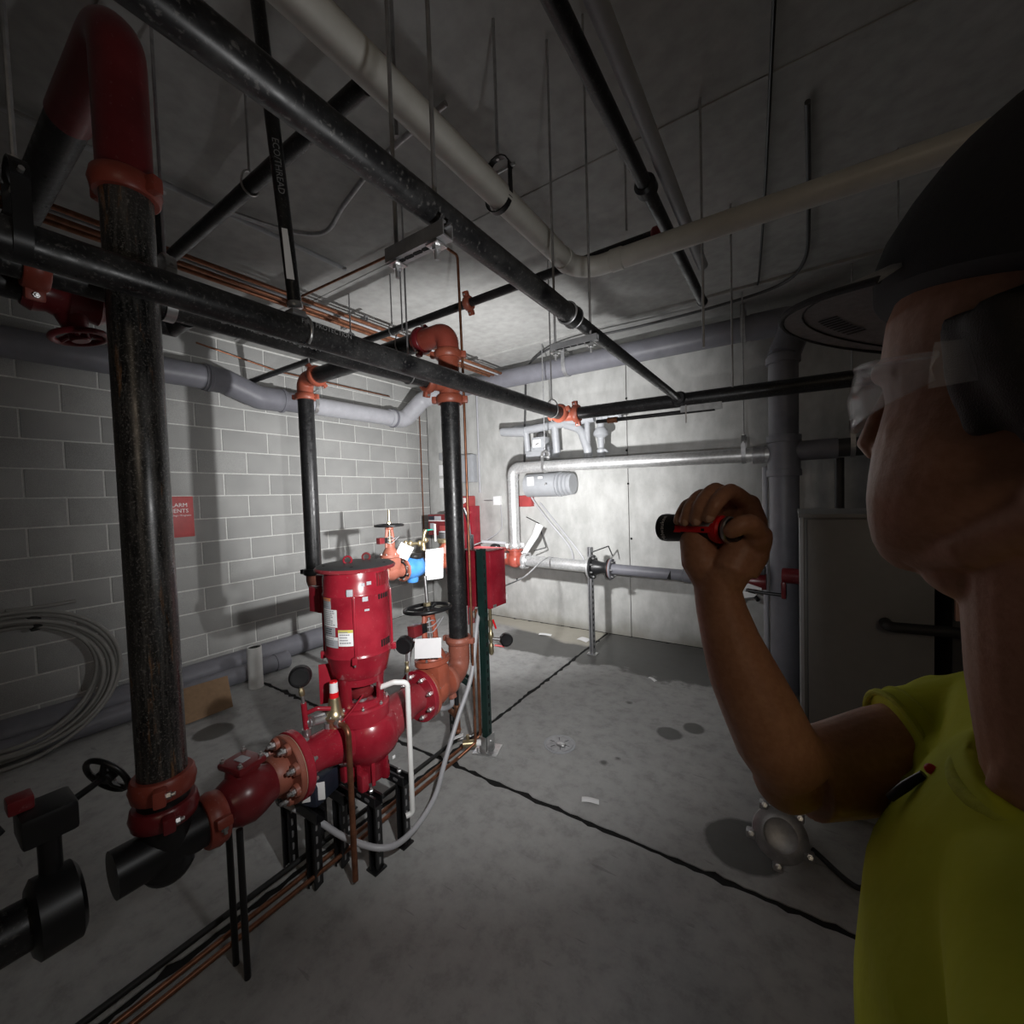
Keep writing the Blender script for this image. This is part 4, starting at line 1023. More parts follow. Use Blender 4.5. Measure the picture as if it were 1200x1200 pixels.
    for k, (dx, dz, r, mat) in enumerate(((0, 0, 0.014, 'copper'), (0.055, 0.006, 0.016, 'copper'), (0.115, 0.0, 0.009, 'meter_gray'), (0.16, 0.004, 0.014, 'copper'))):
        lab = ('copper ceiling pipe of the left run, the outermost towards the block wall', 'thicker copper ceiling pipe second from the block wall side',
               'thin grey conduit between the copper ceiling pipes', 'copper ceiling pipe of the left run farthest from the block wall')[k]
        pipe('ceiling_pipe', lab, 'pipe', [(-3.06+dx, -2.68, 2.93+dz), (-2.92+dx, 4.36, 2.93+dz)], r, mat, seg=10)
    for y in (0.9, 2.2, 3.6):
        strut_channel(MB(), (-3.10, y, 2.965), (-2.78, y, 2.965), (0, 0, -1), 0.03).build('pipe_strut', 'zinc_dull', None, {0.9: 'strut bar over the copper pipes at the upper left', 2.2: 'strut bar over the copper pipes near the crossover', 3.6: 'strut bar over the copper pipes close to the back wall'}[y], 'strut')
    pipe('copper_loop', 'thin copper pipe across the ceiling dropping beside the orange coupling', 'pipe',
         [(-2.88, 1.62, 2.90), (-1.53, 1.62, 2.86), (-1.53, 1.83, 2.86), (-1.545, 1.86, 2.2), (-1.545, 1.855, 0.12), (-1.60, 1.76, 0.06)], 0.0075, 'copper', 0.02, 10)
    pipe('ceiling_conduit', 'thin grey conduit under the left ceiling beside the flexible loop', 'conduit', [(-2.45, -0.6, 3.03), (-2.40, 1.75, 3.03)], 0.013, 'meter_gray', seg=10)
    pipe('flexible_conduit', 'dark flexible conduit looping under the ceiling left of the perforated bar', 'conduit',
         spline([(-2.40, 1.05, 3.03), (-2.30, 1.30, 3.02), (-2.12, 1.42, 3.00), (-1.85, 1.36, 3.01), (-1.5, 1.30, 3.03), (-1.1, 1.28, 3.04)]), 0.011, 'zinc_dull', 0, 10)
    pipe('gas_hose', 'thin copper line along the top of the block wall', 'pipe', [(-4.30, 1.6, 2.95), (-4.30, 2.3, 2.86), (-4.30, 3.7, 2.86)], 0.008, 'copper', 0.02, 8)
    pipe('wall_line', 'thin copper line from the ceiling down the block wall corner', 'pipe', [(-4.33, 4.24, 2.80), (-4.33, 4.24, 0.6)], 0.008, 'copper', 0.02, 8)
    pipe('black_cable', 'black cable running under the ceiling and down the back wall', 'cable',
         spline([(0.05, 2.1, 3.04), (0.07, 2.9, 3.03), (0.06, 3.45, 3.02), (-0.08, 3.75, 3.02), (-0.5, 3.80, 3.0), (-1.1, 3.74, 2.97), (-1.6, 3.72, 2.98), (-2.0, 3.80, 3.0), (-2.3, 4.0, 3.02), (-2.52, 4.20, 3.01), (-2.60, 4.26, 2.88), (-2.62, 4.265, 2.6)]) + [V((-2.64, 4.27, 2.35)), V((-2.66, 4.27, 1.93))], 0.011, 'dark_gray', 0, 10)
    pipe('ceiling_cable', 'thin black cable hanging across the dark right ceiling', 'cable', spline([(-0.02, 1.3, 3.04), (-0.12, 2.6, 3.035), (-0.2, 3.5, 3.03), (-0.22, 3.68, 3.035)]), 0.007, 'black_paint', 0, 8)
overhead()

# ------------------------------------------------------------------ grey drain lines
def drains():
    r = 0.100
    t = thing('wall_drain', 'grey plastic drain pipe with offset bends hung along the block wall', 'pipe', (-4.15, 2.2, 2.5))
    a, b, c, d = (-4.15, -2.68, 2.575), (-4.15, 1.72, 2.595), (-4.15, 1.98, 2.55), (-4.15, 3.62, 2.545)
    MB().tube([a, (-4.15, 1.60, 2.625)], r, 28).build('pipe', 'gray_pvc', t)
    MB().tube(fillet([(-4.15, 1.58, 2.625), (-4.15, 1.74, 2.622), (-4.15, 2.02, 2.53), (-4.15, 2.25, 2.535)], 0.12), r+0.008, 28).build('offset_bend', 'gray_pvc', t)
    MB().tube([(-4.15, 2.2, 2.535), (-4.15, 2.42, 2.538)], r-0.004, 28).build('dark_pipe', 'gray_pvc', t)
    MB().tube([(-4.15, 2.40, 2.538), (-4.15, 3.66, 2.552)], r-0.008, 28).build('pale_pipe', 'pale_gray_pvc', t)
    MB().tube(fillet([(-4.15, 3.55, 2.552), (-4.15, 3.80, 2.555), (-4.00, 3.98, 2.82), (-3.70, 4.08, 2.89), (-3.5, 4.09, 2.895)], 0.16), r+0.004, 28).build('rising_bend', 'pale_gray_pvc', t)
    for p, ax in (((-4.15, 1.60, 2.624), (0, 1, 0)), ((-4.15, 2.22, 2.535), (0, 1, 0)), ((-4.15, 3.60, 2.552), (0, 1, 0))):
        MB().ring(p, ax, r+0.014, r-0.01, 0.03, 30).build('socket_rim', 'gray_pvc', t)
    MB().ring((-3.72, 4.07, 2.888), (1, 0.05, 0.02), r+0.012, r-0.01, 0.03, 30).build('socket_rim', 'pale_gray_pvc', t)
    t = thing('main_drain', 'thick grey plastic drain pipe along the top of the back wall', 'pipe', (-1.8, 4.1, 2.8))
    MB().tube([(-3.52, 4.09, 2.895), (-1.8, 4.09, 2.88), (-0.15, 4.09, 2.865)], r, 30).build('pipe', 'gray_pvc', t)
    MB().tube(fillet([(-0.30, 4.09, 2.866), (0.0, 4.09, 2.862), (0.0, 3.86, 2.70), (-0.07, 3.77, 2.5)], 0.10), r+0.006, 28).build('drop_bend', 'gray_pvc', t)
    clevis('bright curved strap hanger on the grey drain above the small orange elbow', (-1.98, 4.09, 2.882), (1, 0, 0), r, mat='zinc_dull', group=None, rise=0.03, w=0.04, z1=3.05)
    clevis('dark strap hanger on the grey drain left of the cap brim', (-0.35, 4.09, 2.867), (1, 0, 0), r, mat='zinc_dull', group=None, rise=0.0, w=0.035)
    clevis('bright strap hanger on the wall drain beside the left black riser', (-4.15, 2.55, 2.54), (0, 1, 0), r, mat='zinc', group=None, rise=0.05, w=0.035)
    clevis('bright strap hanger on the drain near the room corner', (-3.60, 4.085, 2.892), (1, 0, 0), r, mat='zinc', group=None, rise=-0.02, w=0.03)
    t = thing('drain_stack', 'thick grey vertical drain stack left of the metal cabinet', 'pipe', (-0.07, 3.77, 0))
    MB().tube([(-0.07, 3.77, 0.0), (-0.07, 3.77, 2.52)], r-0.004, 30).build('pipe', 'gray_pvc', t)
    for z in (1.62, 1.87, 2.45):
        MB().ring((-0.07, 3.77, z), (0, 0, 1), r+0.012, r-0.012, 0.05, 30).build('socket_rim', 'gray_pvc', t)
    MB().tube([(-0.07, 3.77, 1.64), (-0.07, 3.77, 1.90)], r+0.006, 30).tube([(-0.07, 3.77, 1.80), (0.25, 3.77, 1.80)], 0.072, 24).build('tee', 'gray_pvc', t)
    pipe('side_drain', 'dark pipe leaving the drain stack behind the man', 'pipe', [(0.24, 3.77, 1.80), (2.98, 3.77, 1.86)], 0.065, 'dark_gray')
    clevis('grey strap hanger on the dark pipe right of the drain stack', (0.33, 3.77, 1.802), (1, 0, 0), 0.067, mat='zinc_dull', group=None, rise=0.06)
    pipe('slim_standpipe', 'thin pale vertical pipe left of the grey drain stack', 'pipe', [(-0.20, 3.90, 0.02), (-0.20, 3.90, 1.70)], 0.018, 'pale_gray_pvc', seg=12)
    for lab, x, y, rr in (('dark vertical pipe behind the cabinet, nearest the drain stack', 0.27, 3.95, 0.03), ('dark vertical pipe behind the cabinet beside the face', 0.52, 3.9, 0.055)):
        pipe('dark_standpipe', lab, 'pipe', [(x, y, 0), (x, y, 1.74)], rr, 'dark_gray', seg=14)
drains()

# ------------------------------------------------------------------ galvanised test line on the back wall
def test_line():
    yg = 3.77; xe = -2.50
    t = thing('galvanised_riser', 'bright galvanised pipe rising and turning right along the back wall', 'pipe', (xe, yg, 0.95))
    MB().tube(fillet([(xe, yg, 0.98), (xe, yg, 1.835), (-0.16, yg, 1.79)], 0.085, 9), 0.056, 28).build('pipe', 'galv', t)
    MB().ring((xe, yg, 1.70), (0, 0, 1), 0.062, 0.05, 0.02, 28).build('elbow_rim', 'galv', t)
    coupling(t, (xe, yg, 1.01), (0, 0, 1), 0.057, 'galv', (0.83, 0.55, 0), 0.06, 0.009)
    MB().ring((-0.27, yg, 1.792), (1, 0, -0.02), 0.068, 0.05, 0.08, 28).build('end_coupling', 'zinc_dull', t)
    clevis('bright strap hanger on the galvanised pipe below the grey meter', (-2.10, yg, 1.827), (1, 0, 0), 0.057, mat='zinc', group=None, rise=0.05, w=0.03)
    clevis('grey strap hanger at the right end of the galvanised pipe', (-0.33, yg, 1.794), (1, 0, 0), 0.057, mat='zinc_dull', group=None, rise=0.05, w=0.03)
    t = thing('test_header_tee', 'orange red tee at the foot of the galvanised riser', 'pipe fitting', (xe, yg, 0.77))
    mb = MB().tube([(xe, yg, 0.80), (xe, yg, 0.98)], 0.068, 26); mb.ball((xe, yg, 0.855), 0.085); mb.tube([(xe-0.14, yg, 0.86), (xe+0.12, yg, 0.855)], 0.068, 26)
    mb.build('body', 'brick_red', t)
    flange(t, (xe, yg, 0.965), (0, 0, 1), 0.09, 0.05, 0.016, 'brick_red', 6, 0.008, 'top_rim', 0.85, False)
    coupling(t, (xe+0.13, yg, 0.855), (1, 0, 0), 0.066, 'galv', (0, -0.7, -0.5), 0.05, 0.010)
    MB().cyl((xe-0.13, yg, 0.862), (-2.80, yg, 0.875), 0.058, 24).build('left_pipe', 'brick_red', t)
    MB().tube([(xe+0.02, yg+0.08, 0.86), (xe+0.16, yg+0.16, 1.10), (xe+0.20, yg+0.2, 1.22)], [0.03, 0.035, 0.045], 14).build('white_guard', 'paper', t)
    t = thing('test_header', 'galvanised pipe running right to the black flanged reducer', 'pipe', (-2.0, yg, 0.78))
    MB().tube([(xe+0.13, yg, 0.855), (-1.66, yg, 0.838)], 0.058, 26).build('pipe', 'galv', t)
    flange(t, (-1.635, yg, 0.837), (1, 0, 0), 0.115, 0.05, 0.018, 'galv', 8, 0.009, 'end_flange', 0.82, False)
    t = thing('flanged_reducer', 'black cast reducer with silver bolts at the strut post', 'pipe fitting', (-1.52, yg, 0.72))
    flange(t, (-1.612, yg, 0.836), (1, 0, 0), 0.115, 0.05, 0.020, 'black_paint', 8, 0.010, 'large_flange', 0.82, False)
    MB().lathe((-1.60, yg, 0.836), (1, 0, 0), [(0, 0.078), (0.02, 0.068), (0.08, 0.054), (0.125, 0.054), (0.14, 0.06)], 28).build('cone', 'black_paint', t)
    flange(t, (-1.452, yg, 0.832), (1, 0, 0), 0.095, 0.045, 0.018, 'black_paint', 6, 0.009, 'small_flange', 0.82, False)
    MB().ring((-1.442, yg, 0.832), (1, 0, 0), 0.093, 0.04, 0.005, 32).build('gasket', 'rust_orange', t)
    t = thing('plastic_test_pipe', 'grey plastic pipe with flanges behind the raised forearm', 'pipe', (-1.1, yg, 0.74))
    flange(t, (-1.428, yg, 0.831), (1, 0, 0), 0.095, 0.045, 0.022, 'gray_pvc', 6, 0.009, 'flange', 0.82, False)
    MB().tube([(-1.42, yg, 0.831), (-0.70, yg, 0.818)], 0.048, 24).build('pipe', 'gray_pvc', t)
    MB().lathe((-0.80, yg, 0.820), (1, 0, 0), [(0, 0.049), (0.005, 0.056), (0.07, 0.058), (0.10, 0.07)], 24).build('collar', 'gray_pvc', t)
    MB().prism([(-0.02, -0.035), (0.015, -0.04), (0.012, 0.04)], (-0.90, yg-0.050, 0.822), (1, 0, 0), (0, 0, 1), (0, 0.002, 0)).build('arrow_sticker', 'black_plastic', t)
    flange(t, (-0.69, yg, 0.817), (1, 0, 0), 0.095, 0.045, 0.024, 'gray_pvc', 6, 0.009, 'flange', 0.82, False)
    # hose valve group at right
    t = thing('test_valve', 'dark red valve with white lever plate left of the drain stack', 'valve', (-0.35, yg, 0.70))
    flange(t, (-0.66, yg, 0.817), (1, 0, 0), 0.095, 0.045, 0.022, 'black_paint', 6, 0.010, 'inlet_flange', 0.82, False)
    MB().tube([(-0.65, yg, 0.817), (-0.43, yg, 0.815)], 0.052, 22).build('pipe', 'dark_gray', t)
    MB().lathe((-0.47, yg, 0.815), (1, 0, 0), [(0, 0.055), (0.02, 0.085), (0.05, 0.085), (0.07, 0.06), (0.12, 0.07), (0.20, 0.075), (0.28, 0.06)], 26).build('body', 'dark_red', t)
    MB().box((-0.40, yg, 0.925), (0.05, 0.06, 0.06), None, 0.006).build('neck', 'black_paint', t)
    MB().box((-0.26, yg-0.02, 0.905), (0.13, 0.11, 0.055), None, 0.01).build('actuator', 'dark_gray', t)
    for p in ((-0.32, yg-0.06, 0.935), (-0.25, yg-0.06, 0.935)): bolt(t, p, (0, 0, 1), 0.010)
    for p in ((-0.49, yg-0.06, 0.85), (-0.36, yg-0.08, 0.86), (-0.36, yg-0.08, 0.80)): bolt(t, p, (0, -1, 0), 0.010)
    poly = [(0.0, 0.055), (-0.03, 0.05), (-0.055, 0.02), (-0.058, -0.02), (-0.035, -0.055), (-0.02, -0.095), (-0.002, -0.065), (0.06, -0.05), (0.078, -0.03), (0.02, -0.02), (0.015, 0.012), (0.11, 0.005), (0.11, 0.022), (0.05, 0.04)]
    MB().prism(poly, (-0.325, yg-0.115, 0.765), (1, 0, 0), (0, 0, 1), (0, 0.005, 0)).build('lever_plate', 'paper', t)
    MB().tube([(-0.32, yg-0.125, 0.765), (-0.24, yg-0.12, 0.757), (-0.06, yg-0.13, 0.748)], [0.012, 0.010, 0.014], 10).build('lever', 'black_plastic', t)
    bolt(t, (-0.325, yg-0.13, 0.765), (0, -1, 0), 0.008)
    MB().cyl((-0.30, yg-0.02, 0.74), (-0.24, yg-0.1, 0.69), 0.016, 12).build('drain_cock', 'black_paint', t)
    t = thing('hose_cap', 'faded red cap fitting in front of the drain stack', 'pipe fitting', (-0.02, 3.60, 0.72))
    MB().tube([(-0.08, 3.62, 0.90), (0.05, 3.60, 0.90)], 0.055, 20).build('body', 'dark_red', t)
    MB().box((-0.075, 3.58, 0.80), (0.03, 0.05, 0.12), None, 0.008).build('lug', 'dark_red', t)
    MB().ring((0.05, 3.60, 0.90), (1, 0, 0), 0.06, 0.03, 0.05, 22).build('brass_ring', 'brass', t)
    # strut post holding the reducer
    t = thing('strut_post', 'bright slotted strut post with wire loop holding the reducer', 'support', (-1.60, 3.74, 0))
    x, y = -1.625, 3.74
    strut_channel(MB(), (x, y, 0.006), (x, y, 1.03), (-0.3, -1, 0)).build('post', 'zinc_dull', t)
    slots(MB(), (x, y, 0.05), (x, y, 1.0), (0.9, -0.3, 0), None, 18, 0.028, 0.012).build('post_slots', 'dark_hole', t)
    MB().box((x, y, 0.005), (0.09, 0.08, 0.010), None, 0.002).build('base_plate', 'zinc', t)
    for q in (-1, 1): bolt(t, (x+q*0.034, y-0.02, 0.01), (0, 0, 1), 0.007)
    MB().tube(fillet([(x+0.01, y, 0.98), (x+0.06, y+0.32, 1.005), (x+0.07, y+0.40, 0.90)], 0.01), 0.006, 8).build('wire_loop', 'dark_gray', t)
test_line()

# ------------------------------------------------------------------ backflow assembly along the block wall
def backflow():
    x, z = -3.10, 0.875
    t, c, a, u, s = gate_valve('gate_valve', 'salmon orange gate valve with flat handwheel and brass stem by the block wall', (x, 2.60, z), (0, 1, 0), (0, 0, 1), 'rust_orange', 0.13, 0.058, 0.11, 0.15, 0.43, 0.125, 0.14)
    flange(t, (x, 2.475, z), (0, 1, 0), 0.112, 0.05, 0.022, 'pale_salmon', 8, 0.010, 'inlet_flange', 0.82, True)
    flange(t, (x, 2.735, z), (0, 1, 0), 0.112, 0.05, 0.022, 'rust_orange', 8, 0.010, 'outlet_flange', 0.82, True)
    tamper_switch('red box tamper switch on the far gate valve', c+u*0.30-a*0.12+s*0.02, a, u, s)
    sheet('valve_tag', 'tilted blank white tag wired to the far gate valve', 'sign', (x+0.10, 2.68, 1.06), (0.62, 0.62, -0.48), (0.42, 0.25, 0.85), 0.125, 0.135, 0.01)
    t = thing('check_valve', 'bright blue backflow check valve body beyond the pump motor', 'valve', (x, 2.89, 0.76))
    MB().lathe((x, 2.735, z), (0, 1, 0), [(0, 0.075), (0.02, 0.085), (0.06, 0.105), (0.13, 0.108), (0.20, 0.098), (0.25, 0.08), (0.27, 0.075)], 34).build('body', 'blue', t)
    MB().lathe((x, 2.86, z), (0, 0, -1), [(0.05, 0.06), (0.12, 0.056), (0.14, 0.05)], 22).build('drain_boss', 'blue', t)
    MB().lathe((x, 2.89, z+0.085), (0, 0, 1), [(0, 0.075), (0.012, 0.082), (0.035, 0.080), (0.045, 0.07)], 26).build('cover', 'black_paint', t)
    coupling(t, (x, 2.735, z), (0, 1, 0), 0.066, 'black_paint', (1, 0, -0.5), 0.04, 0.009)
    MB().cyl((x, 2.79, z+0.1), (x, 2.79, z+0.23), 0.013, 12).build('trim_riser', 'brass', t)
    t2 = thing('trim_piping', 'cluster of small brass test cocks above the blue valve', 'pipe fitting', (x, 2.95, 1.08))
    pts = [(x, 2.76, 1.115), (x, 2.84, 1.105), (x, 2.95, 1.10), (x, 3.02, 1.115), (x, 3.08, 1.12)]
    MB().tube(pts, [0.014, 0.02, 0.015, 0.02, 0.016], 12).build('manifold', 'brass', t2)
    for k, (y, zz) in enumerate(((2.78, 1.12), (2.84, 1.112), (2.96, 1.10), (3.04, 1.125))):
        MB().lathe((x+0.01, y, zz-0.028), (0, 0, 1), [(0, 0.016), (0.01, 0.022), (0.04, 0.022), (0.055, 0.014)], 10).build('test_cock', 'brass', t2)
    MB().tube([(x+0.02, 3.0, 1.12), (x+0.03, 3.01, 1.20), (x+0.03, 3.03, 1.225)], [0.015, 0.018, 0.022], 10).build('elbow', 'brass', t2)
    MB().tube([(x+0.02, 3.0, 1.03), (x+0.02, 3.0, 1.10)], [0.028, 0.02], 12).build('union', 'brass', t2)
    t3 = thing('water_meter', 'small brass meter with dark dial ring beside the red control box', 'meter', (x+0.03, 3.30, 1.05))
    MB().lathe((x+0.03, 3.30, 1.055), (0, 0, 1), [(0, 0.05), (0.02, 0.075), (0.05, 0.078), (0.065, 0.065)], 24).build('body', 'brass', t3)
    MB().lathe((x+0.03, 3.30, 1.12), (0, 0, 1), [(0, 0.062), (0.06, 0.062), (0.065, 0.058)], 24).build('register', 'dark_gray', t3)
    MB().lathe((x+0.03, 3.30, 1.186), (0, 0, 1), [(0, 0.06), (0.008, 0.056)], 24).build('lens_ring', 'hose_gray', t3)
    MB().cyl((x+0.03, 3.16, 1.10), (x+0.03, 3.16, 1.28), 0.012, 10).build('riser', 'cream_pvc', t3)
    MB().box((x+0.03, 3.08, 1.225), (0.02, 0.09, 0.012), None, 0.004).build('teal_lever', 'teal', t3)
    sheet('hanging_document', 'large blank white sheet hanging from the blue valve assembly', 'paper', (x+0.16, 3.00, 0.90), (0.72, 0.68, 0.05), (0.06, 0.0, 1), 0.17, 0.30, 0.02)
    t, c, a, u, s = gate_valve('gate_valve', 'orange valve half hidden by the black riser beyond the blue valve', (x, 3.28, z), (0, 1, 0), (0.3, 0, 1), 'orange', 0.13, 0.058, 0.11, 0.10, 0.15, 0.03, 0.02)
    coupling(t, (x, 3.12, z), (0, 1, 0), 0.062, 'rust_orange', (1, 0, -0.5), 0.05, 0.010)
    t = thing('backflow_outlet', 'orange bend between the backflow valves and the back wall tee', 'pipe', (x, 3.7, 0.8))
    MB().tube(fillet([(x, 3.40, z), (x, 3.77, z), (-2.78, 3.77, z)], 0.13), 0.06, 26).build('pipe', 'rust_orange', t)
    MB().cyl((x, 3.62, 0), (x, 3.62, z-0.05), 0.03, 14).build('stanchion', 'zinc_dull', t)
    MB().cyl((x, 2.25, 0), (x, 2.25, z-0.05), 0.02, 12).build('stanchion', 'zinc_dull', t)
    t = thing('relief_hose_reel', 'dark actuator with grey top bar on the back wall tee', 'switch', (-2.72, 3.72, 0.94))
    MB().box((-2.72, 3.72, 0.965), (0.22, 0.12, 0.05), None, 0.012).build('base', 'brick_red', t)
    MB().ball((-2.70, 3.69, 1.0), (0.06, 0.05, 0.035)).build('cap', 'black_plastic', t)
    MB().tube([(-2.88, 3.70, 1.045), (-2.58, 3.70, 1.04)], 0.018, 12).build('top_bar', 'hose_gray', t)
backflow()

# ------------------------------------------------------------------ green post with the red panel
def panel_post():
    x, y = -1.56, 1.985
    t = thing('panel_post', 'dark green slotted strut post bolted to the floor', 'support', (x, y, 0))
    strut_channel(MB(), (x, y, 0.012), (x, y, 1.225), (-1, 0, 0)).build('channel', 'green_strut', t)
    slots(MB(), (x, y, 0.05), (x, y, 1.2), (1, 0, 0), None, 22, 0.026, 0.011, 0.0212).build('post_slots', 'dark_hole', t)
    f = MB().box((x, y, 0.005), (0.15, 0.13, 0.010), Matrix.Rotation(0.3, 3, 'Z'), 0.002).box((x+0.025, y, 0.055), (0.006, 0.075, 0.10), None, 0.002).box((x, y-0.045, 0.055), (0.05, 0.006, 0.10), None, 0.002).build('foot_bracket', 'zinc', t)
    for p in ((x+0.052, y-0.03, 0.010), (x-0.04, y-0.045, 0.010)): bolt(f, p, (0, 0, 1), 0.008)
    bolt(f, (x+0.028, y, 0.07), (1, 0, 0), 0.007)
    b = thing('control_panel', 'crimson metal control box with dark lid mounted on the green post', 'control box', (-1.64, 2.13, 0.86))
    MB().box((-1.635, 2.105, 1.03), (0.21, 0.165, 0.345), None, 0.004).build('cabinet', 'red', b)
    MB().box((-1.635, 2.105, 1.207), (0.225, 0.185, 0.008), None, 0.002).build('lid', 'dark_red', b)
    MB().box((-1.527, 2.105, 1.03), (0.006, 0.150, 0.335), None, 0.002).build('door', 'red', b)
    for z in (0.90, 1.16): MB().box((-1.525, 2.186, z), (0.014, 0.010, 0.035), None, 0.002).build('hinge', 'paper', b)
    MB().box((-1.522, 2.055, 0.872), (0.004, 0.03, 0.016), None, 0.001).build('badge', 'zinc_dull', b)
    MB().cyl((-1.70, 2.06, 1.21), (-1.70, 2.06, 1.30), 0.022, 14).build('gland', 'black_plastic', b)
    MB().tube(spline([(-1.70, 2.06, 1.28), (-1.71, 2.05, 1.40), (-1.73, 2.04, 1.47)]), 0.009, 10).build('cable', 'black_plastic', b)
    # sensing lines and cocks below
    def line(label, px, py, mat, r, z0, z1, foot):
        pipe('sensing_line', label, 'pipe', [(px, py, z1), (px, py, z0+0.03), foot], r, mat, 0.03, 10)
    line('thin grey tube left of the green post', -1.650, 1.97, 'zinc', 0.006, 0.05, 0.87, (-1.72, 1.90, 0.06))
    line('brass coloured tube just left of the green post', -1.605, 1.975, 'copper', 0.0095, 0.05, 0.86, (-1.66, 1.86, 0.055))
    t = thing('cock_stack', 'vertical stack of brass fittings with two red levers under the red box', 'pipe fitting', (-1.545, 2.035, 0.575))
    MB().lathe((-1.545, 2.035, 0.575), (0, 0, 1), [(0, 0.010), (0.015, 0.016), (0.06, 0.016), (0.07, 0.010), (0.09, 0.012), (0.10, 0.017), (0.13, 0.017), (0.14, 0.011), (0.17, 0.011), (0.175, 0.016), (0.21, 0.016), (0.215, 0.010), (0.28, 0.010)], 12).build('fittings', 'brass', t)
    MB().tube([(-1.53, 2.05, 0.63), (-1.48, 2.08, 0.622)], 0.006, 8).build('red_lever', 'bright_red', t)
    MB().tube([(-1.53, 2.04, 0.79), (-1.515, 2.05, 0.735)], 0.006, 8).build('red_lever', 'bright_red', t)
    MB().cyl((-1.55, 2.03, 0.675), (-1.49, 2.06, 0.67), 0.011, 10).build('side_cock', 'zinc', t)
    gauge('black pressure gauge at the brass stack right of the green post', [(-1.505, 2.052, 0.671), (-1.48, 2.062, 0.670)], (-1.458, 2.073, 0.668), (-0.72, 0.68, -0.1), 0.040)
    t = thing('drain_valve', 'small brass hose valve with white tag near the green post foot', 'valve', (-1.60, 1.85, 0.08))
    MB().tube([(-1.62, 1.83, 0.10), (-1.56, 1.88, 0.10)], [0.02, 0.022], 12).build('body', 'brass', t)
    MB().cyl((-1.60, 1.85, 0.10), (-1.60, 1.85, 0.15), 0.010, 10).build('bonnet', 'brass', t)
    MB().cyl((-1.56, 1.88, 0.10), (-1.54, 1.897, 0.10), 0.018, 12).build('hose_end', 'paper', t)
    MB().box((-1.645, 1.81, 0.145), (0.075, 0.03, 0.004), Matrix.Rotation(0.6, 3, 'Z') @ Matrix.Rotation(-0.35, 3, 'Y'), 0.001).build('white_tag', 'paper', t)
    # pale hose, sweeping along the floor
    pipe('drain_hose', 'pale grey hose sweeping from the pump inlet to the green post', 'hose',
         spline([(-1.72, 0.83, 0.36), (-1.70, 0.87, 0.31), (-1.66, 0.95, 0.22), (-1.53, 1.0, 0.16), (-1.40, 1.08, 0.12), (-1.395, 1.22, 0.09), (-1.45, 1.42, 0.10), (-1.525, 1.58, 0.17), (-1.55, 1.72, 0.33), (-1.545, 1.84, 0.52), (-1.57, 1.93, 0.76), (-1.60, 2.0, 0.86)], 7), 0.0125, 'hose_gray', 0, 12)
    pipe('flexible_drain', 'pale hose bending behind the red outlet flange', 'hose', spline([(-1.75, 1.60, 0.56), (-1.73, 1.66, 0.42), (-1.66, 1.70, 0.36), (-1.58, 1.70, 0.40), (-1.56, 1.68, 0.47)], 7), 0.014, 'hose_gray', 0, 12)
    pipe('gauge_tube', 'pale bent tube behind the gauge next to the motor', 'hose', spline([(-1.70, 1.50, 0.60), (-1.70, 1.51, 0.68), (-1.675, 1.52, 0.78), (-1.64, 1.58, 0.86)], 7), 0.014, 'hose_gray', 0, 12)
    # copper lines low over the floor
    for k, (dx, mat, r) in enumerate(((0, 'copper', 0.009), (0.055, 'copper', 0.009), (-0.06, 'rubber', 0.011))):
        pipe('floor_pipe', ('copper floor pipe between the pump stand and the post, inner one', 'copper floor pipe beside the pump stand, nearest the open floor', 'black tube along the floor behind the two copper pipes')[k], 'pipe',
             [(-1.66+dx, 1.88, 0.05+0.01*k), (-1.64+dx, 1.0, 0.05+0.01*k), (-1.64+dx, -2.68, 0.05+0.01*k)], r, mat, seg=10)
panel_post()

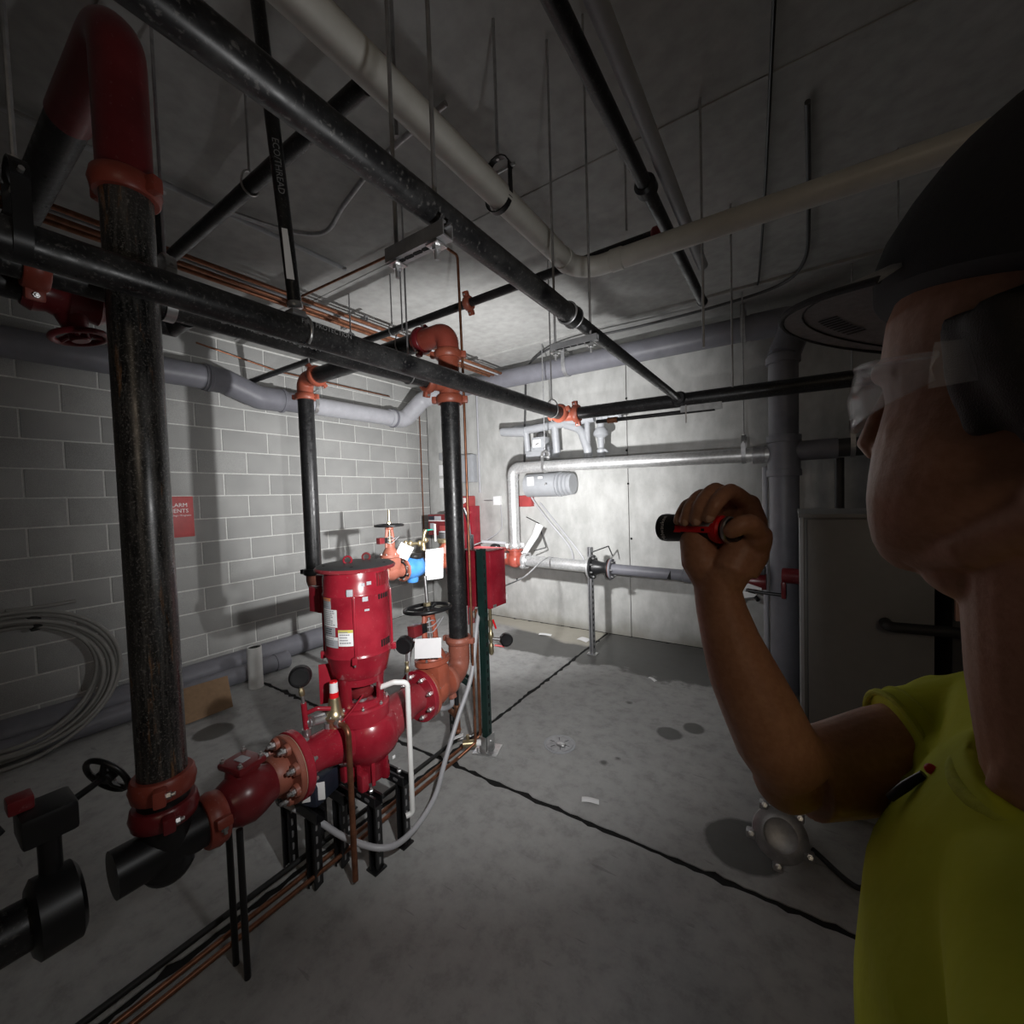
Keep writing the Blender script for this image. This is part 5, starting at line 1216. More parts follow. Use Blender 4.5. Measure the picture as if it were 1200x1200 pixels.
# ------------------------------------------------------------------ equipment on the back wall
def back_wall():
    t = thing('jockey_controller', 'red control box with printed labels left of the tall black riser', 'control box', (-3.75, 3.95, 0.95))
    MB().box((-3.74, 3.97, 1.21), (0.30, 0.16, 0.26), None, 0.004).build('box', 'dark_red', t)
    MB().box((-3.72, 3.885, 1.295), (0.11, 0.004, 0.05), None, 0.001).build('label', 'label_gray', t)
    MB().box((-3.83, 3.885, 1.295), (0.09, 0.004, 0.05), None, 0.001).build('display', 'navy', t)
    MB().box((-3.74, 3.885, 1.262), (0.28, 0.004, 0.012), None, 0.001).build('label_strip', 'paper', t)
    MB().box((-3.82, 3.885, 1.185), (0.07, 0.004, 0.09), None, 0.001).build('label', 'label_gray', t)
    MB().box((-3.64, 3.88, 1.15), (0.09, 0.01, 0.10), None, 0.002).build('switch_plate', 'flat_red', t)
    MB().lathe((-3.62, 4.02, 1.34), (0, -1, 0), [(0, 0.045), (0.08, 0.04)], 18).build('hub', 'dark_red', t)
    MB().box((-3.74, 4.06, 0.98), (0.05, 0.05, 0.3), None, 0.004).build('mount', 'zinc_dull', t)
    t = thing('pressure_tank', 'rounded red tank standing behind the black riser', 'tank', (-3.45, 4.00, 0))
    MB().lathe((-3.45, 4.0, 0.12), (0, 0, 1), [(0, 0.12), (0.05, 0.15), (0.30, 0.17), (0.42, 0.16), (0.5, 0.20), (0.72, 0.20), (0.76, 0.16)], 34).build('shell', 'red', t)
    MB().lathe((-3.45, 4.0, 0), (0, 0, 1), [(0, 0.16), (0.01, 0.16), (0.02, 0.12), (0.13, 0.11)], 30).build('base', 'dark_red', t)
    bolt(t, (-3.43, 3.84, 0.53), (0.1, -1, 0), 0.018)
    t = thing('pump_controller', 'tall narrow red metal housing right behind the black riser', 'control box', (-3.36, 4.30, 0.75))
    MB().box((-3.53, 4.30, 1.09), (0.17, 0.18, 0.68), None, 0.006).build('housing', 'red', t)
    MB().box((-3.55, 4.29, 1.49), (0.11, 0.16, 0.14), None, 0.012).build('head', 'flat_red', t)
    MB().box((-3.55, 4.205, 1.50), (0.055, 0.006, 0.07), None, 0.002).build('sign_plate', 'paper', t)
    text(t, 'S', (-3.55, 4.2015, 1.50), (1, 0, 0), (0, 0, 1), 0.06, 'flat_red')
    MB().torus((-3.50, 4.20, 1.40), (0, 1, 0), 0.07, 0.012, 24, 8, PI*0.7, PI*2.0).build('ring', 'flat_red', t)
    # electric boxes
    for k, (c, sz, mat) in enumerate((((-4.05, 4.385, 2.12), (0.13, 0.03, 0.10), 'meter_gray'), ((-4.06, 4.39, 1.93), (0.15, 0.02, 0.15), 'sheet'), ((-4.06, 4.39, 1.75), (0.15, 0.02, 0.13), 'sheet'))):
        MB().box(c, sz, None, 0.004).build('wall_notice' if k else 'switch_box', mat, None, ('small grey switch box high in the room corner', 'upper white notice sheet in the room corner', 'lower white notice sheet in the room corner')[k], 'switch' if k == 0 else 'notice')
    t = thing('breaker_box', 'grey electrical box behind the right edge of the black riser', 'electrical box', (-3.80, 4.33, 1.80))
    MB().box((-3.60, 4.35, 1.92), (0.26, 0.10, 0.36), None, 0.005).build('box', 'meter_gray', t)
    MB().box((-3.60, 4.297, 1.92), (0.235, 0.006, 0.335), None, 0.002).build('cover', 'meter_gray', t)
    pipe('wall_conduit', 'thin grey vertical conduit beside the grey electrical box', 'conduit', [(-3.42, 4.375, 3.0), (-3.42, 4.375, 1.60)], 0.012, 'pale_gray_pvc', seg=10)
    pipe('box_conduit', 'thin horizontal conduit into the white wall box', 'conduit', [(-3.36, 4.385, 1.495), (-3.20, 4.385, 1.495)], 0.007, 'zinc_dull', seg=8)
    t = thing('outlet_box', 'square white electrical box left of the galvanised riser', 'electrical box', (-3.15, 4.37, 1.44))
    MB().box((-3.145, 4.375, 1.49), (0.105, 0.05, 0.115), None, 0.005).build('box', 'paper', t)
    MB().box((-3.145, 4.348, 1.49), (0.095, 0.004, 0.105), None, 0.002).build('cover', 'sheet', t)
    pipe('outlet_cable', 'thin grey cable curving down from the white wall box', 'cable', spline([(-3.10, 4.38, 1.44), (-3.09, 4.38, 1.25), (-3.10, 4.36, 1.12), (-3.17, 4.2, 1.02), (-3.2, 3.95, 0.97)]), 0.007, 'hose_gray', 0, 8)
    t = thing('strobe_horn', 'red box on the wall behind the galvanised riser', 'alarm', (-2.73, 4.36, 1.41))
    MB().box((-2.745, 4.36, 1.475), (0.26, 0.075, 0.135), None, 0.006).build('box', 'flat_red', t)
    MB().box((-2.69, 4.318, 1.475), (0.14, 0.008, 0.125), None, 0.003).build('cover', 'flat_red', t)
    # gas meter set
    t = thing('gas_meter', 'rounded grey gas meter with side bellows below the galvanised pipe', 'meter', (-2.35, 4.2, 1.42))
    MB().tube([(-2.60, 4.25, 1.655), (-2.20, 4.25, 1.655)], [(0.13, 0.135)]*2, 24, up=(0, 1, 0)).build('case', 'meter_gray', t)
    for k in range(4):
        MB().lathe((-2.20+0.045*k, 4.25, 1.655), (1, 0, 0), [(0, 0.115), (0.012, 0.138-0.006*k), (0.03, 0.138-0.006*k), (0.042, 0.11)], 28).build('bellows_rib', 'meter_gray', t)
    MB().box((-2.49, 4.115, 1.70), (0.085, 0.006, 0.10), None, 0.002).build('white_label', 'paper', t)
    MB().box((-2.36, 4.11, 1.735), (0.06, 0.006, 0.025), None, 0.002).build('small_label', 'paper', t)
    MB().lathe((-2.28, 4.09, 1.66), (0, -1, 0), [(0, 0.014), (0.01, 0.012)], 12).build('screw_cap', 'zinc', t)
    t = thing('meter_index', 'grey meter head with white dial above the galvanised pipe', 'meter', (-2.38, 4.22, 1.88))
    MB().box((-2.38, 4.22, 2.00), (0.34, 0.20, 0.085), None, 0.02).build('base', 'meter_gray', t)
    MB().box((-2.37, 4.20, 2.06), (0.22, 0.15, 0.06), None, 0.015).build('shoulder', 'meter_gray', t)
    MB().box((-2.37, 4.17, 2.12), (0.16, 0.13, 0.13), None, 0.008).build('index_box', 'meter_gray', t)
    MB().box((-2.385, 4.103, 2.115), (0.10, 0.006, 0.085), None, 0.002).build('dial_plate', 'paper', t)
    MB().tube([(-2.40, 4.098, 2.10), (-2.36, 4.098, 2.115)], 0.005, 6).build('pointer', 'ink', t)
    MB().ball((-2.36, 4.18, 2.20), (0.06, 0.05, 0.05)).build('cap', 'dark_gray', t)
    t = thing('gas_manifold', 'grey painted gas piping with branches high on the back wall', 'pipe', (-2.3, 4.15, 2.05))
    MB().tube(fillet([(-2.62, 4.36, 2.36), (-2.80, 4.22, 2.32), (-2.62, 4.15, 2.28), (-1.72, 4.15, 2.32)], 0.10), 0.045, 20).build('header', 'meter_gray', t)
    MB().tube([(-2.88, 4.15, 2.30), (-2.55, 4.15, 2.265)], [0.05, 0.058], 18).build('union', 'meter_gray', t)
    MB().tube(fillet([(-2.55, 4.15, 2.26), (-2.55, 4.18, 2.02)], 0.03), 0.035, 16).build('meter_leg', 'meter_gray', t)
    MB().tube([(-2.18, 4.15, 2.28), (-2.18, 4.18, 2.0)], 0.04, 16).build('meter_leg', 'meter_gray', t)
    MB().tube(fillet([(-2.05, 4.15, 2.29), (-1.87, 4.15, 2.22), (-1.80, 4.15, 2.0), (-1.80, 4.17, 1.86)], 0.15), 0.045, 18).build('drop', 'meter_gray', t)
    MB().tube([(-1.80, 4.15, 2.30), (-1.80, 4.15, 2.02)], 0.030, 14).build('regulator_leg', 'meter_gray', t)
    MB().lathe((-1.64, 4.12, 2.20), (0, 0, -1), [(0, 0.05), (0.04, 0.075), (0.07, 0.075), (0.10, 0.035), (0.20, 0.03), (0.22, 0.045), (0.27, 0.04), (0.32, 0.03)], 20).build('regulator', 'meter_gray', t)
    MB().tube([(-1.64, 4.12, 2.32), (-1.64, 4.12, 2.18)], 0.035, 14).build('regulator_neck', 'meter_gray', t)
    MB().lathe((-1.42, 4.14, 2.31), (-1, 0, 0), [(0, 0.035), (0.02, 0.055), (0.12, 0.06), (0.14, 0.04), (0.25, 0.045)], 18).build('shutoff', 'meter_gray', t)
    MB().tube([(-1.60, 4.11, 1.98), (-1.56, 4.11, 1.94)], 0.012, 8).build('vent', 'meter_gray', t)
    for lab, pts in (('slim grey tube slanting down the wall, left of two', [(-2.60, 4.28, 1.62), (-2.58, 4.30, 1.50), (-2.38, 4.30, 1.25), (-2.15, 4.36, 0.95), (-2.10, 4.37, 0.78)]),
                     ('slim dark tube slanting down the wall, right of two', [(-2.52, 4.37, 1.45), (-2.26, 4.37, 1.15), (-2.02, 4.385, 0.86), (-1.98, 4.385, 0.78)])):
        pipe('vent_tube', lab, 'tube', spline(pts), 0.011, 'hose_gray', 0, 8)
    pipe('panel_cable', 'pale cable curving from the red box to the wall pipe', 'cable', spline([(-1.53, 2.19, 0.97), (-1.58, 2.5, 0.97), (-1.75, 3.0, 0.98), (-2.0, 3.6, 0.93), (-2.05, 3.9, 0.88)]), 0.005, 'zinc_dull', 0, 8)
    pipe('wire_frame', 'bent dark wire bracket above the galvanised test pipe', 'wire', fillet([(-2.72, 4.38, 1.28), (-2.45, 4.2, 1.22), (-2.33, 4.15, 0.95), (-2.40, 4.0, 0.93)], 0.01), 0.006, 'dark_gray', 0, 8)
    # document box on the block wall
    t = thing('alarm_document_box', 'flat red box with white lettering on the block wall', 'document box', (XL+0.03, 1.39, 1.275))
    MB().box((XL+0.018, 1.372, 1.450), (0.030, 0.29, 0.345), None, 0.005).build('box', 'flat_red', t)
    MB().box((XL+0.034, 1.372, 1.455), (0.008, 0.285, 0.325), None, 0.003).build('door', 'flat_red', t)
    text(t, 'FIRE ALARM', (XL+0.0388, 1.472, 1.548), (0, 1, 0), (0, 0, 1), 0.046, 'white_ink', 'lettering', 'RIGHT')
    text(t, 'DOCUMENTS', (XL+0.0388, 1.478, 1.500), (0, 1, 0), (0, 0, 1), 0.046, 'white_ink', 'lettering', 'RIGHT')
    text(t, 'Drawings / Programs', (XL+0.0388, 1.495, 1.462), (0, 1, 0), (0, 0, 1), 0.020, 'white_ink', 'lettering', 'RIGHT')
back_wall()

# ------------------------------------------------------------------ things on the floor
def floor_things():
    t = thing('pipe_coil', 'coil of white plastic tubing leaning against the block wall at left', 'coil', (-4.05, 0.42, 0))
    random.seed(3)
    for k, (R, off) in enumerate(((0.475, 0.05), (0.455, 0.02), (0.43, 0.055), (0.425, 0.015), (0.40, 0.04), (0.385, 0.0), (0.37, 0.03))):
        pts = []
        for i in range(72):
            g = 2*PI*i/72; rr = R + 0.012*math.sin(g*2+k) ; 
            yy = math.cos(g)*rr*1.06; zz = math.sin(g)*rr*0.94
            pts.append((-4.10+off + (0.455-zz)*0.16 + 0.010*math.sin(3*g+k*2), 0.40+yy, 0.460+zz + (0 if k else 0)))
        MB().tube(pts, 0.0135, 10, True, True).build('tube_turn', 'coil_white', t)
    MB().tube(spline([(-4.16, 0.42, 0.91), (-4.17, 0.58, 0.90), (-4.19, 0.74, 0.90)]), 0.0135, 10).build('loose_end', 'coil_white', t)
    MB().tube([(-4.10, 0.52, 0.86), (-4.06, 0.54, 0.78)], 0.035, 10).build('tie', 'rubber', t)
    for lab, a, b, r in (('long grey plastic pipe lying on the floor against the block wall', (-4.23, 0.3, 0.105), (-4.22, 3.3, 0.105), 0.10),
                         ('grey plastic pipe lying on the floor behind the white tube', (-4.02, 0.2, 0.075), (-3.99, 2.08, 0.075), 0.072)):
        t = thing('spare_pipe', lab, 'pipe', ((a[0]+b[0])/2, (a[1]+b[1])/2, 0))
        MB().tube([a, b], r, 26).build('pipe', 'gray_pvc', t)
        MB().ring(V(b)-V((0, 0.12, 0)), (0, 1, 0), r+0.006, r-0.01, 0.12, 26).build('bell_end', 'gray_pvc', t)
        MB().lathe(V(b)+V((0, 0.0005, 0)), (0, 1, 0), [(0, r*0.9), (0.0008, r*0.9)], 24).build('bore', 'dark_hole', t)
    t = thing('white_tube', 'short white plastic tube standing upright on the floor', 'tube', (-3.78, 1.70, 0))
    MB().ring((-3.78, 1.70, 0), (0, 0, 1), 0.055, 0.048, 0.345, 26).build('tube', 'white_pvc', t)
    MB().lathe((-3.78, 1.70, 0.335), (0, 0, 1), [(0, 0.047), (0.002, 0.047)], 22).build('bore', 'dark_hole', t)
    MB().prism([(-0.21, 0), (0.22, 0), (0.235, 0.25), (-0.20, 0.27)], (-3.55, 1.20, 0.012), (0.12, 0.97, 0.05), (-0.62, 0.08, 0.75), (0.006, 0, 0.005)).build('cardboard_sheet', 'cardboard', None, 'sheet of brown cardboard leaning at the block wall', 'cardboard')
    t = thing('floor_drain', 'round grey floor drain cover in the open concrete', 'drain', (-1.215, 2.262, 0))
    MB().lathe((-1.215, 2.262, 0.0), (0, 0, 1), [(0, 0.098), (0.004, 0.098), (0.006, 0.092), (0.004, 0.085)], 32).build('rim', 'meter_gray', t)
    MB().lathe((-1.215, 2.262, 0.0035), (0, 0, 1), [(0, 0.084), (0.003, 0.083)], 32).build('cover', 'zinc_dull', t)
    for k in range(6):
        g = 2*PI*k/6
        MB().box((-1.215+math.cos(g)*0.05, 2.262+math.sin(g)*0.05, 0.0068), (0.03, 0.004, 0.0012), Matrix.Rotation(g, 3, 'Z')).build('slot', 'dark_gray', t)
    MB().ball((-1.20, 2.25, 0.012), (0.03, 0.018, 0.008)).build('plug', 'zinc', t)
    for lab, c, w, h, g in (('crumpled white paper scrap near the back wall, left one', (-2.30, 4.02, 0.004), 0.14, 0.06, 0.3), ('white paper scrap near the back wall beside the strut post', (-1.86, 4.07, 0.004), 0.12, 0.10, -0.2),
                            ('printed paper scrap on the open floor below the drain', (-0.86, 1.905, 0.004), 0.085, 0.035, 0.4), ('tiny shiny scrap on the floor near the wet stain', (-0.98, 3.45, 0.004), 0.07, 0.03, -0.5)):
        sheet('paper_scrap', lab, 'litter', c, (math.cos(g), math.sin(g), 0), (-math.sin(g), math.cos(g), 0), w, h, 0.008, 'paper')
    MB().box((-4.02, 2.95, 0.035), (0.16, 0.28, 0.07), Matrix.Rotation(0.25, 3, 'Z'), 0.008).build('concrete_pad', 'cast', None, 'broken pale concrete lump behind the pump motor', 'rubble')
    t = thing('metal_cabinet', 'tall grey metal equipment cabinet behind the raised arm', 'cabinet', (0.26, 2.65, 0))
    MB().box((0.245, 2.72, 0.70), (0.46, 0.60, 1.38), None, 0.006).build('body', 'cabinet_gray', t)
    MB().box((0.26, 2.412, 0.70), (0.43, 0.02, 1.36), None, 0.004).build('door', 'cabinet_gray', t)
    MB().box((0.023, 2.41, 0.70), (0.016, 0.026, 1.38), None, 0.003).build('edge_strip', 'meter_gray', t)
    MB().box((0.245, 2.72, 1.395), (0.47, 0.62, 0.022), None, 0.004).build('top_panel', 'cabinet_gray', t)
    MB().box((0.455, 2.40, 1.29), (0.018, 0.02, 0.09), None, 0.003).build('latch', 'black_plastic', t)
    MB().tube(fillet([(0.32, 2.40, 0.935), (0.32, 2.33, 0.935), (0.62, 2.33, 0.945), (0.62, 2.40, 0.945)], 0.03), 0.022, 14).build('grab_bar', 'rubber', t)
    MB().lathe((0.445, 2.395, 1.215), (0, -1, 0), [(0, 0.006), (0.004, 0.005)], 10).build('indicator_lamp', 'teal', t)
    t = thing('second_cabinet', 'dark cabinet with copper toned band right of the grey one', 'cabinet', (0.72, 2.65, 0))
    MB().box((0.74, 2.72, 0.62), (0.42, 0.60, 1.24), None, 0.006).build('body', 'dark_gray', t)
    MB().box((0.58, 2.41, 1.02), (0.09, 0.02, 0.10), None, 0.003).build('copper_band', 'pale_salmon', t)
    pipe('cabinet_flue', 'pale thin conduit rising from the cabinet top behind the face', 'conduit', [(0.30, 2.6, 1.40), (0.50, 2.65, 1.50)], 0.014, 'hose_gray', 0, 10)
    t = thing('cleanout_cap', 'dark grey cast pipe cap with eye bolts on the floor under the elbow', 'pipe fitting', (-0.08, 1.98, 0))
    MB().tube(fillet([(-0.05, 2.28, 0.42), (-0.05, 2.28, 0.10), (-0.06, 2.02, 0.10)], 0.09), 0.065, 24).build('bend', 'meter_gray', t)
    ax = V((0.12, -0.85, 0.5)).normalized(); c0 = V((-0.065, 1.99, 0.115))
    MB().lathe(c0, ax, [(0, 0.075), (0.01, 0.098), (0.035, 0.098), (0.045, 0.085), (0.05, 0.06), (0.045, 0.05)], 32).build('cap', 'zinc_dull', t)
    u, w, _ = frame(ax)
    for k in range(5):
        g = 0.5+2*PI*k/5; q = c0 + ax*0.03 + (u*math.cos(g)+w*math.sin(g))*0.105
        MB().box(q, (0.036, 0.036, 0.03), None, 0.008).build('lug', 'zinc_dull', t)
        bolt(t, q+ax*0.014, ax, 0.011)
    pipe('floor_cable', 'thin dark cable lying on the floor behind the elbow', 'cable', spline([(0.05, 2.1, 0.02), (0.18, 1.98, 0.02), (0.25, 2.05, 0.02), (0.33, 1.9, 0.02)]), 0.01, 'rubber', 0, 8)
floor_things()
# ------------------------------------------------------------------ the man with the torch
def remesh(mb, name, mat, parent, voxel, smooth=6, fac=0.5, label=None):
    """fuse overlapping closed shapes into one continuous surface"""
    me = mb.mesh(name); o = bpy.data.objects.new(name, me); COL.objects.link(o)
    r = o.modifiers.new('r', 'REMESH'); r.mode = 'VOXEL'; r.voxel_size = voxel; r.use_smooth_shade = True
    s = o.modifiers.new('s', 'SMOOTH'); s.iterations = smooth; s.factor = fac
    bpy.context.view_layer.update()
    m2 = bpy.data.meshes.new_from_object(o.evaluated_get(bpy.context.evaluated_depsgraph_get()))
    bpy.data.objects.remove(o); bpy.data.meshes.remove(me)
    m2.name = name; m2.materials.clear(); m2.materials.append(M[mat])
    m2.polygons.foreach_set('use_smooth', [True]*len(m2.polygons))
    o = bpy.data.objects.new(name, m2); COL.objects.link(o); o.parent = parent; ROOT[o] = V((0, 0, 0))
    return props(o, label)
MAN = V((0.1434, 0.5050, 0)); HEAD = math.radians(171.787)
def man_world(p):
    return MAN + Matrix.Rotation(HEAD, 3, 'Z') @ V(p)
def man():
    # local axes: x forward, y to his left, z up
    t = thing('person', 'man in yellow-green T-shirt, black cap and clear safety glasses aiming a torch', 'person', MAN)
    t.rotation_euler = (0, 0, HEAD); ROOT[t] = V((0, 0, 0))
    HX, HY, HZ, s = -0.010, 0.105, 1.465, 1.05          # below the chin centre, and head scale
    yaw = math.radians(-27)
    Rh = Matrix.Rotation(yaw, 3, 'Z') @ Matrix.Rotation(math.radians(-4), 3, 'Y')
    def h(x, y, z): return V((HX, HY, HZ)) + Rh @ V((x*s, y*s, z*s))
    b = MB()
    # skull and face as stacked rings: height above chin, centre x, half depth, half width
    rings = [(-0.006, 0.066, 0.016, 0.016), (0.002, 0.060, 0.030, 0.028), (0.014, 0.050, 0.043, 0.045), (0.030, 0.038, 0.057, 0.058), (0.046, 0.030, 0.066, 0.065), (0.062, 0.022, 0.073, 0.070),
             (0.080, 0.014, 0.080, 0.072), (0.098, 0.006, 0.085, 0.072), (0.112, 0.000, 0.089, 0.072), (0.128, -0.004, 0.097, 0.073), (0.145, -0.006, 0.100, 0.076), (0.165, -0.008, 0.100, 0.078), (0.185, -0.010, 0.095, 0.075), (0.205, -0.012, 0.080, 0.066), (0.220, -0.014, 0.058, 0.048), (0.232, -0.014, 0.022, 0.02)]
    vs = []; n = 36
    for z, cx, rx, ry in rings:
        for k in range(n):
            g = 2*PI*k/n; c, q = math.cos(g), math.sin(g)
            vs.append(h(cx + rx*math.copysign(abs(c)**0.9, c), ry*math.copysign(abs(q)**0.9, q), z))
    fs = [(i*n+k, i*n+(k+1) % n, (i+1)*n+(k+1) % n, (i+1)*n+k) for i in range(len(rings)-1) for k in range(n)]
    fs += [tuple(range(n-1, -1, -1)), tuple((len(rings)-1)*n+k for k in range(n))]
    b.add(vs, fs)
    # nose, lips, chin, brow, cheeks, jaw, ears
    b.tube([h(0.090, 0, 0.128), h(0.098, 0, 0.105), h(0.102, 0, 0.088), h(0.097, 0, 0.078)], [0.009*s, 0.011*s, 0.0135*s, 0.010*s], 12)
    for q in (-1, 1): b.ball(h(0.089, q*0.012, 0.081), 0.0095*s, 12, 8)
    b.tube([h(0.084, -0.024, 0.056), h(0.094, -0.010, 0.060), h(0.094, 0.010, 0.060), h(0.084, 0.024, 0.056)], [0.004*s, 0.0065*s, 0.0065*s, 0.004*s], 10)
    b.tube([h(0.083, -0.020, 0.051), h(0.093, -0.008, 0.048), h(0.093, 0.008, 0.048), h(0.083, 0.020, 0.051)], [0.004*s, 0.007*s, 0.007*s, 0.004*s], 10)
    b.ball(h(0.078, 0, 0.018), V((0.018, 0.020, 0.015))*s, 14, 10)
    b.tube([h(0.062, -0.050, 0.130), h(0.088, -0.022, 0.136), h(0.088, 0.022, 0.136), h(0.062, 0.050, 0.130)], [0.008*s, 0.010*s, 0.010*s, 0.008*s], 10)
    for q in (-1, 1):
        b.ball(h(0.052, q*0.036, 0.088), V((0.026, 0.026, 0.026))*s, 14, 10)
        b.tube([h(-0.015, q*0.060, 0.075), h(-0.010, q*0.057, 0.045), h(0.025, q*0.044, 0.022), h(0.060, q*0.020, 0.010)], [0.014*s, 0.015*s, 0.015*s, 0.013*s], 12)
        e = h(-0.026, q*0.077, 0.105)
        b.torus(e + Rh @ V((0, q*0.008, 0.004)), Rh @ V((0.35, q, 0)), 0.021*s, 0.0055*s, 20, 8)
        b.ball(e + Rh @ V((0, q*0.004, 0)), V((0.018, 0.008, 0.026))*s, 14, 10)
        b.ball(e + Rh @ V((0.006, q*0.004, -0.028)), 0.009*s, 12, 8)
    # neck
    b.tube([(-0.040, 0.068, 1.25), (-0.036, 0.074, 1.33), (-0.026, 0.086, 1.40), h(-0.010, 0, 0.02), h(-0.018, 0, 0.09)], [(0.055, 0.075), (0.060, 0.066), (0.059, 0.060), (0.060, 0.060), (0.066, 0.062)], 28, up=(1, 0, 0))
    b.ball(h(0.030, 0, 0.004), V((0.040, 0.040, 0.028)))                                   # larynx
    for q in (-1, 1): b.tube([(0.015, 0.07+q*0.018, 1.30), (-0.002, 0.082+q*0.045, 1.40), h(-0.03, q*0.055, 0.075)], [0.012, 0.014, 0.014], 10)
    # torso core below the shirt
    b.tube([(-0.025, 0.06, 0.95), (-0.02, 0.06, 1.10), (-0.025, 0.06, 1.18), (-0.035, 0.065, 1.25), (-0.038, 0.068, 1.30)], [(0.07, 0.12), (0.07, 0.13), (0.06, 0.13), (0.045, 0.11), (0.04, 0.07)], 28, up=(1, 0, 0))
    # right arm, raised
    sh, el, wr = V((-0.015, -0.150, 1.255)), V((0.152, -0.016, 1.222)), V((0.217, 0.012, 1.413))
    arm = [V((-0.03, 0.0, 1.26)), sh, V((0.035, -0.122, 1.236)), V((0.075, -0.100, 1.226)), V((0.116, -0.058, 1.216)), V((0.146, -0.024, 1.214))]
    b.tube(arm, [0.045, 0.058, 0.055, 0.051, 0.047, 0.044], 26)
    b.ball(V((0.157, -0.014, 1.213)), V((0.034, 0.036, 0.036)))
    b.ball(V((0.164, -0.006, 1.205)), V((0.020, 0.022, 0.022)))
    fore = [V((0.150, -0.016, 1.222)), V((0.168, -0.009, 1.252)), V((0.182, -0.002, 1.290)), V((0.196, 0.003, 1.325)), V((0.207, 0.008, 1.362)), V((0.215, 0.011, 1.395)), V((0.219, 0.012, 1.420)), V((0.219, 0.010, 1.440))]
    b.tube(fore, [(0.042, 0.040), (0.044, 0.041), (0.043, 0.039), (0.040, 0.036), (0.035, 0.030), (0.031, 0.026), (0.030, 0.024), (0.031, 0.023)], 26, up=(0.55, -0.80, 0))
    # hand: wrist to knuckles, then four curled fingers and the thumb
    F = dict(i=[(0.195, -0.033, 1.511), (0.204, 0.009, 1.527), (0.210, 0.037, 1.516), (0.218, 0.040, 1.500)],
             m=[(0.211, -0.041, 1.513), (0.221, 0.003, 1.529), (0.2265, 0.034, 1.515), (0.2325, 0.036, 1.496)],
             r=[(0.228, -0.047, 1.510), (0.237, -0.001, 1.523), (0.2405, 0.029, 1.511), (0.2465, 0.031, 1.495)],
             p=[(0.243, -0.046, 1.504), (0.252, -0.006, 1.514), (0.2535, 0.018, 1.506), (0.257, 0.024, 1.495)])
    rad = dict(i=(0.0105, 0.0088, 0.0080, 0.0066), m=(0.0105, 0.0088, 0.0080, 0.0066), r=(0.0100, 0.0083, 0.0075, 0.0062), p=(0.0095, 0.0073, 0.0066, 0.0056))
    for k in F:
        pts = spline(F[k], 5); R = rad[k]
        rr = []
        for i in range(len(pts)):
            x = i/(len(pts)-1)*3; j = min(2, int(x)); rr.append(R[j]+(R[j+1]-R[j])*(x-j))
        b.tube(pts, rr, 14); b.ball(pts[-1], R[3]*1.02, 12, 8)
        b.ball(F[k][1], R[1]*1.10, 12, 8)
        b.tube([V((0.217, 0.0, 1.425)), V((0.217, -0.020, 1.460)).lerp(V(F[k][0]), 0.35), F[k][0]], [0.024, 0.017, 0.0125], 14)
        b.ball(F[k][0], 0.0125, 12, 8)
    b.ball((0.218, -0.012, 1.462), V((0.030, 0.020, 0.032)))
    b.tube([(0.224, 0.012, 1.425), (0.234, 0.020, 1.450), (0.240, 0.014, 1.472), (0.244, -0.010, 1.492)], [0.020, 0.021, 0.018, 0.013], 16)     # little-finger side heel
    b.tube([(0.212, 0.016, 1.422), (0.200, 0.020, 1.446), (0.192, 0.010, 1.466), (0.190, -0.008, 1.485)], [0.020, 0.021, 0.019, 0.015], 16)      # thumb heel
    th = [(0.193, 0.014, 1.440), (0.181, 0.008, 1.466), (0.177, 0.020, 1.484), (0.183, 0.038, 1.494), (0.194, 0.0445, 1.487)]
    b.tube(spline(th, 5), [0.017]*5+[0.0150]*5+[0.0115]*5+[0.0098]*5+[0.008], 14); b.ball(th[-1], 0.0085, 12, 8)
    b.tube([(0.182, 0.004, 1.468), (0.186, -0.018, 1.492), F['i'][0]], [0.014, 0.013, 0.012], 12)                                            # web of the thumb
    # left arm hanging at his side, outside the picture
    b.tube([(-0.02, 0.10, 1.27), (-0.02, 0.245, 1.265), (-0.035, 0.275, 1.13), (-0.03, 0.285, 0.99), (0.01, 0.29, 0.86), (0.03, 0.288, 0.76)], [0.042, 0.052, 0.048, 0.042, 0.036, 0.027], 22)
    b.tube([(0.03, 0.288, 0.77), (0.036, 0.286, 0.70)], [(0.024, 0.016), (0.038, 0.015)], 16, up=(1, 0, 0))
    for k, (dx, L) in enumerate(((-0.028, 0.058), (-0.009, 0.070), (0.010, 0.076), (0.029, 0.068))):
        p = V((0.036+dx, 0.286, 0.695)); b.tube([p+V((0, 0, 0.02)), p+V((0.003, -0.004, -L*0.5)), p+V((0.008, -0.016, -L))], [0.0095, 0.0085, 0.0068], 12)
    b.tube([(0.055, 0.284, 0.735), (0.082, 0.276, 0.700), (0.085, 0.268, 0.665)], [0.014, 0.0105, 0.008], 12)
    remesh(b, 'body', 'skin', t, 0.0021, 5, 0.5)
    # finger nails
    for k in F:
        a, c = V(F[k][2]), V(F[k][3]); d = (c-a).normalized(); R = rad[k][3]; out = V((-0.55, 0.83, 0)); out = (out-d*out.dot(d)).normalized(); w = d.cross(out)
        rot = Matrix((w, d, out)).transposed()
        MB().ball(c + out*(R*0.78) - d*0.001, (R*0.62, 0.0058, 0.0018), 12, 8, rot).build('fingernail', 'nail', t)
    # T-shirt
    c = MB()
    c.tube([(-0.015, 0.06, 0.90), (-0.012, 0.06, 1.02), (-0.008, 0.06, 1.12), (-0.006, 0.06, 1.19), (-0.02, 0.062, 1.25), (-0.030, 0.066, 1.290), (-0.035, 0.068, 1.314)],
           [(0.108, 0.180), (0.106, 0.182), (0.104, 0.188), (0.096, 0.192), (0.080, 0.176), (0.072, 0.132), (0.066, 0.092)], 40, up=(1, 0, 0))
